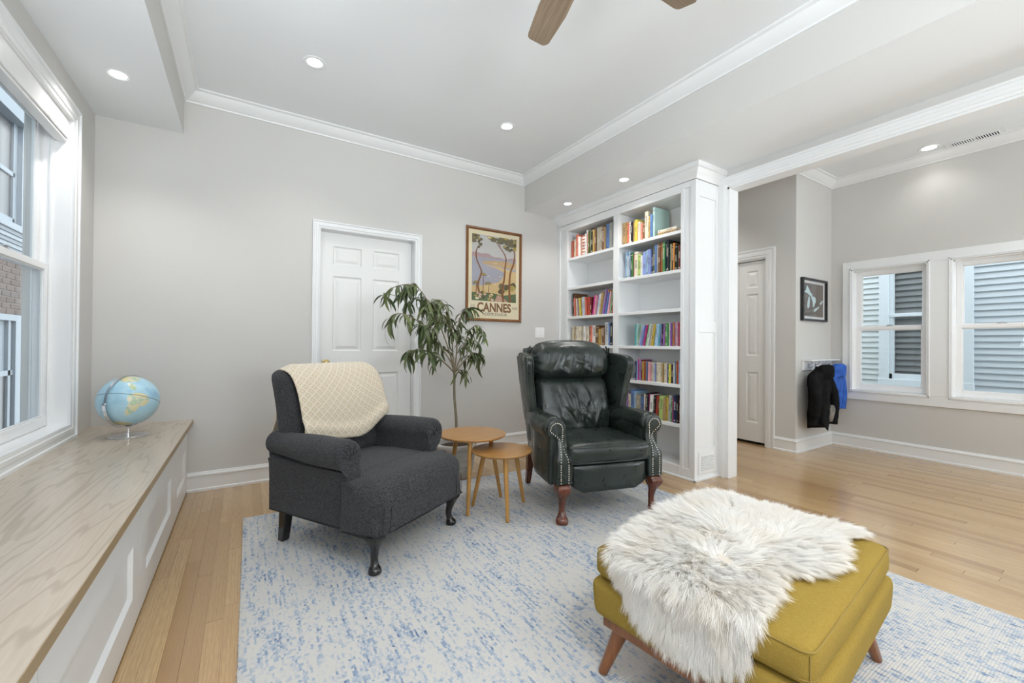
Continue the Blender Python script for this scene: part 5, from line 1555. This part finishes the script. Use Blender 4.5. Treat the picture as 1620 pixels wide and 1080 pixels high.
# ------------------------------------------------------------------ potted willow-leaved tree
TX, TY = 1.500, 3.225
tr_ = empty('potted_tree', (TX, TY, 0), 0, 'potted indoor tree with long drooping green leaves in front of the white door', 'potted plant')
t = NT('stone_pot'); t.set(Roughness=.8)
t.color(t.ramp(t.noise(t.pos('object', (2, 2, 9)), 3, 5), [(.3, (.34, .30, .26, 1)), (.5, (.50, .47, .43, 1)), (.7, (.58, .56, .53, 1))])); t.bump(t.noise(t.pos('object'), 40, 4), .3, .004)
plain('soil', (.05, .03, .018, 1), .95, bump=(120, 1, .01))
wood('tree_bark', (.15, .12, .075, 1), (.27, .23, .15, 1), .85, (50, 50, 12), 0)
def leafmat(name, a, b):
    t = NT(name); t.set(Roughness=.42, Specular_IOR_Level=.4); oi = t.n('ShaderNodeObjectInfo')
    t.color(t.ramp(oi.outputs['Random'], [(0, a), (1, b)]))
leafmat('leaf_green', (.035, .058, .022, 1), (.15, .175, .065, 1)); leafmat('leaf_young', (.10, .15, .03, 1), (.19, .24, .06, 1))
m = MB(); m.lathe([(.0001, 0), (.118, 0), (.126, .01), (.146, .10), (.156, .18), (.158, .235), (.166, .243), (.170, .255), (.170, .272), (.164, .280), (.150, .280), (.147, .265), (.145, .240), (.0001, .240)], 56); m.build('pot', 'stone_pot', tr_, smooth=40)
m = MB(); m.lathe([(.0001, .256), (.08, .254), (.146, .247)], 40, cap=False); m.build('soil', 'soil', tr_, smooth=180)
def W(px, py, dy=0):
    """photo pixel -> point at the tree's own depth (plus dy), relative to the pot"""
    d = fw+rt*((px-810)/F_PX)-up*((py-540)/F_PX); k = (TY+dy)/d.y
    return Vector((0, 0, CAM_H))+d*k-Vector((TX, TY, 0))
q = random.Random(14)
base_ = Vector((0, 0, .24)); fork = W(719, 590)
m = MB(); tp = crom([base_, base_.lerp(fork, .35)+Vector((.006, 0, 0)), base_.lerp(fork, .7)+Vector((-.004, .004, 0)), fork], 6)
m.tube(tp, [.0125-.003*i/(len(tp)-1) for i in range(len(tp))], 10); m.build('trunk', 'tree_bark', tr_, smooth=60)
br = [  # control points in photo pixels with depth offsets
    [(719,590,0),(712,560,-.02),(700,525,-.05),(684,490,-.06),(664,458,-.05),(645,450,-.05),(622,455,-.05),(608,468,-.05)],
    [(719,590,0),(716,552,.0),(715,520,.0),(706,488,.02),(694,474,.02),(690,482,.01)],
    [(719,590,0),(713,572,-.04),(697,548,-.08),(676,520,-.12),(652,502,-.14),(628,496,-.14),(616,510,-.14)],
    [(719,590,0),(722,560,.03),(724,530,.04),(728,502,.05),(738,488,.04),(745,488,.04)],
    [(719,590,0),(728,566,.0),(736,540,-.02),(745,520,-.03),(757,515,-.04),(764,530,-.04)],
    [(719,590,0),(710,580,-.06),(694,566,-.12),(676,556,-.16),(660,552,-.18),(646,560,-.18)],
    [(719,590,0),(730,576,.05),(742,562,.08),(752,558,.10),(760,566,.10)],
    [(700,525,-.05),(690,505,-.02),(676,480,.03),(660,470,.06),(645,478,.08)],
    [(715,520,0),(700,505,-.08),(690,485,-.10),(682,478,-.12),(672,485,-.13)],
    [(724,530,.04),(712,510,.10),(702,498,.15),(690,500,.17)],
    [(697,548,-.08),(690,530,-.14),(680,515,-.18),(668,515,-.2)],
    [(722,560,.03),(735,545,.08),(748,535,.10),(756,545,.12)],
    [(712,560,-.02),(700,550,.04),(685,535,.08),(670,535,.10)],
    [(719,596,0),(725,588,-.02),(732,585,-.04),(738,588,-.04)],
    [(664,458,-.05),(656,448,-.03),(648,452,-.02),(640,462,-.02)],
]
def lmesh(ln, wd, droop, twist, mat):
    m = MB(); n = 7; L_, R_, C_ = [], [], []
    pos = Vector((0, 0, 0)); ang = 0
    for k in range(n+1):
        t_ = k/n; w_ = wd*math.sin(PI*min(1, t_*.93+.05))**.8*(1-.35*t_)*(0 if k == n else 1)
        tw = twist*t_; s_ = Vector((math.cos(tw), 0, math.sin(tw)))
        nb = Vector((0, 0, 1))*.12*w_
        L_.append(pos-s_*w_+nb); C_.append(pos.copy()); R_.append(pos+s_*w_+nb)
        ang = droop*t_
        pos = pos+Vector((0, math.cos(ang), -math.sin(ang)))*(ln/n)
    vs = L_+C_+R_; N = n+1
    fs = [(k, k+1, N+k+1, N+k) for k in range(n)]+[(N+k, N+k+1, 2*N+k+1, 2*N+k) for k in range(n)]
    m.add(vs, fs); return m.mesh('leaf', mat, smooth=180, fix=False)
LM = [lmesh(l, w_, d, tw, 'leaf_green') for l, w_, d, tw in ((.140, .0135, 1.3, .5), (.165, .0155, 1.7, -.6), (.12, .0125, 1.0, .9), (.18, .0165, 1.5, .3), (.10, .0110, 1.9, -.8))]
LY = [lmesh(l, w_, d, tw, 'leaf_young') for l, w_, d, tw in ((.11, .0115, 1.2, .5), (.09, .0105, 1.5, -.6))]
def put_leaf(p, az, pitch, roll, young=False, s_=1.0):
    o = inst('leaf', q.choice(LY if young else LM), tr_, tuple(p), (pitch, roll, az), (s_, s_, s_)); return o
nleaf = 0
for bi, b in enumerate(br):
    pts = crom([W(*c) for c in b], 6); n = len(pts)
    r0 = .0062 if bi < 7 else .0038
    m = MB(); m.tube(pts, [r0*(1-.75*i/(n-1))+.0006 for i in range(n)], 7); m.build('branch', 'tree_bark', tr_, smooth=60)
    cnt = 23 if bi < 7 else 13
    if bi == 13: cnt = 7
    st_ = .33 if bi < 7 else .15
    for k in range(cnt):
        f = st_+(1-st_)*(k+.5)/cnt; i = min(n-2, int(f*(n-1))); p = pts[i].lerp(pts[i+1], f*(n-1)-i)
        d = (pts[i+1]-pts[i]).normalized(); az = math.atan2(-d.x, d.y)+q.choice((-1, 1))*q.uniform(.3, 1.5)+q.gauss(0, .25)
        # short twig then leaf
        put_leaf(p, az, q.uniform(-.95, .10), q.uniform(-.6, .6), bi in (4, 11) and q.random() < .6, q.uniform(.75, 1.2)); nleaf += 1
    for k in range(3 if bi < 13 else 1):
        put_leaf(pts[-1], q.uniform(0, 2*PI), q.uniform(-1.2, -.5), q.uniform(-.5, .5), bi in (4, 11), q.uniform(.8, 1.2)); nleaf += 1

# the smallest inner leaves, too many to pick apart
fm_ = MB()
for bi, b in enumerate(br):
    pts = crom([W(*c) for c in b], 6); n = len(pts)
    for k in range(24 if bi < 7 else 13):
        if bi == 13 and k > 4: continue
        f = q.uniform(.35 if bi < 7 else .2, 1); i = min(n-2, int(f*(n-1))); p = pts[i]
        me_ = q.choice(LM[:3]); Mt = Matrix.Translation(p) @ Matrix.Rotation(q.uniform(0, 2*PI), 4, 'Z') @ Matrix.Rotation(q.uniform(-1.1, .2), 4, 'X') @ Matrix.Scale(q.uniform(.6, 1.0), 4)
        fm_.add([tuple(Mt @ v_.co) for v_ in me_.vertices], [tuple(p_.vertices) for p_ in me_.polygons])
tag(fm_.build('inner_foliage', 'leaf_green', tr_, smooth=180, fix=False), kind='stuff')

# ------------------------------------------------------------------ houses outside the windows
plain('siding_blue', (.52, .56, .59, 1), .6, bump=(90, .15, .002)); plain('siding_pale', (.60, .64, .64, 1), .6, bump=(90, .15, .002)); plain('house_trim', (.68, .73, .76, 1), .5)
plain('house_dark', (.05, .055, .06, 1), .3); plain('blind_grey', (.30, .285, .275, 1), .6); plain('mortar', (.20, .17, .15, 1), .95)
t = NT('old_brick'); t.set(Roughness=.95); oi = t.n('ShaderNodeObjectInfo')
t.color(t.mix(t.ramp(t.noise(t.pos(), 30, 4), [(.4, .5), (.7, 0.0)]), t.ramp(oi.outputs['Random'], [(0, (.085, .055, .045, 1)), (.5, (.13, .09, .075, 1)), (1, (.11, .085, .078, 1))]), (.15, .13, .12, 1)))
glass_mat('dull_glass', (.90, .92, .93, 1), .25)
HX = 7.2
h1 = empty('neighbour_house', (HX, 1.0, -3.0), 0, 'blue-grey clapboard house close outside the side room windows', 'house')
def hpart(mb, name, mat, root, **kw):
    o = mb.build(name, mat, None, **kw); o.parent = root; o.matrix_parent_inverse = Matrix.Translation(-Vector(root.location)); return o
m = MB(); m.box(HX+.07, HX+.5, -4, 6, -3, 5.5); hpart(m, 'wall', 'siding_blue', h1)
pitch = .0725
def clap(name, mat, y0, y1, z0, z1):
    cm = MB(); cm.prism([(-.030, 0), (.012, 0), (.012, pitch+.006), (-.008, pitch+.006)], y0, y1, 'y'); me = cm.mesh('clapboard', mat)
    z = z0
    while z < z1-.01:
        o = inst('clapboard', me, None, (HX, 0, z)); o.parent = h1; o.matrix_parent_inverse = Matrix.Translation(-Vector(h1.location)); z += pitch
WY0, WY1, WZ0, WZ1 = 1.262, 2.130, .660, 2.55
clap('clapboard', 'siding_pale', WY1+.0, 4.2, -.2, 3.2)
clap('clapboard', 'siding_blue', -1.5, WY0, -.2, 3.2)
clap('clapboard', 'siding_pale', WY0, WY1, -.2, WZ0-.02)
hw = empty('window', (HX, 1.7, .66)); hw.parent = h1; hw.matrix_parent_inverse = Matrix.Translation(-Vector(h1.location))
def wpart(mb, name, mat, root, org, **kw):
    o = mb.build(name, mat, None, **kw); o.parent = root; o.matrix_parent_inverse = Matrix.Translation(-Vector(org)); return o
m = MB()
for a, b in ((WY0, WY0+.10), (WY1-.10, WY1)): m.box(HX-.045, HX+.02, a, b, WZ0, WZ1)
m.box(HX-.05, HX+.02, WY0-.005, WY1+.005, WZ0-.055, WZ0+.03); m.box(HX-.045, HX+.02, WY0, WY1, WZ1-.12, WZ1)
wpart(m, 'casing', 'house_trim', hw, (HX, 1.7, .66), bevel=.003)
m = MB(); i0, i1 = WY0+.10, WY1-.10
for a, b in ((i0, i0+.035), (i1-.035, i1)): m.box(HX-.02, HX+.01, a, b, WZ0+.03, WZ1-.12)
m.box(HX-.02, HX+.01, i0, i1, WZ0+.03, WZ0+.10); m.box(HX-.03, HX+.01, i0, i1, 1.50, 1.545)
for a, b in ((i0+.035, i0+.05), (i1-.05, i1-.035)): m.box(HX-.005, HX+.01, a, b, WZ0+.1, WZ1-.12)
wpart(m, 'sash', 'house_trim', hw, (HX, 1.7, .66), bevel=.003)
m = MB(); m.box(HX+.012, HX+.016, i0, i1, WZ0+.06, WZ1); wpart(m, 'pane', 'dull_glass', hw, (HX, 1.7, .66))
m = MB()
z = WZ0+.06
while z < WZ1: m.prism([(HX+.022, z), (HX+.045, z), (HX+.060, z+.076), (HX+.050, z+.076)], i0, i1, 'y'); z += .075
wpart(m, 'blind', 'blind_grey', hw, (HX, 1.7, .66))
# the house beyond the bench window
plain('bay_blue', (.15, .178, .21, 1), .6, bump=(60, .2, .002)); plain('bay_trim', (.22, .255, .29, 1), .55)
GX = -2.3
h2 = empty('neighbour_house', (GX, 6.0, -3.0), 0, 'pale blue wooden bay and old brick house outside the bench window', 'house')
m = MB(); m.box(GX-.6, GX-.02, -7, 15, -3, 8); hpart(m, 'wall', 'bay_blue', h2)  # stretched far beyond view to block sky light at the left windows
def h2box(name, mat, y0, y1, z0, z1, d=.06, **kw):
    m = MB(); m.box(GX-.02, GX+d, y0, y1, z0, z1); return hpart(m, name, mat, h2, **kw)
bme_ = MB(); bme_.box(-.012, .010, -.098, .098, 0, .057); bk = bme_.mesh('brick', 'old_brick', bevel=.004)
z = 1.40; r_ = 0
while z < 2.06:
    y = 6.2+(.105 if r_ % 2 else 0)
    while y < 7.75:
        o = inst('brick', bk, None, (GX-.014, y, z)); o.parent = h2; o.matrix_parent_inverse = Matrix.Translation(-Vector(h2.location)); y += .21
    z += .069; r_ += 1
h2box('mortar_bed', 'mortar', 6.0, 7.75, 1.395, 2.06, -.012)
h2box('lintel', 'bay_trim', 6.0, 7.55, 1.325, 1.395, .05)
h2box('post', 'bay_trim', 7.22, 7.42, -.5, 1.325, .05); h2box('post', 'bay_blue', 7.42, 7.75, -.5, 1.325, .01)
h2box('transom', 'bay_trim', 6.0, 7.22, .70, .76, .03); h2box('dark_door', 'house_dark', 6.0, 7.16, -.5, .70, .01); h2box('frosted_panel', 'bay_trim', 6.0, 7.22, .76, 1.325, .0)
h2box('door_stile', 'bay_trim', 7.10, 7.16, -.5, 1.325, .03)
for k in range(6): h2box('moulding', 'bay_blue' if k % 2 else 'bay_trim', 6.0, 7.60, 2.06+.045*k, 2.10+.045*k, .05+.012*k)
h2box('sill', 'bay_trim', 6.0, 7.50, 2.33, 2.40, .13)
h2box('window_casing', 'bay_trim', 7.26, 7.46, 2.40, 3.62, .07); h2box('window_head', 'bay_trim', 6.0, 7.52, 3.60, 3.82, .12)
h2box('window_sash', 'bay_trim', 7.16, 7.26, 2.40, 3.60, .03); h2box('meeting_rail', 'bay_trim', 6.0, 7.20, 2.98, 3.03, .03); h2box('window_pane', 'house_dark', 6.0, 7.20, 2.40, 3.60, .01)
h2box('bottom_rail', 'bay_trim', 6.0, 7.20, 2.40, 2.50, .03)
sm_ = MB(); sm_.prism([(-.03, 0), (.035, 0), (.0, .11), (-.03, .11)], 7.46, 9.5, 'y'); sme_ = sm_.mesh('clapboard', 'bay_blue')
for k in range(20):
    o = inst('clapboard', sme_, None, (GX, 0, 2.33+.11*k)); o.parent = h2; o.matrix_parent_inverse = Matrix.Translation(-Vector(h2.location))
# ground between the houses
plain('ground_concrete', (.30, .29, .28, 1), .95, bump=(20, .3, .01))
g0 = MB(); g0.box(-9, 14, -9, 16, -3.1, -3.0); go = struct(g0.build('ground', 'ground_concrete'))
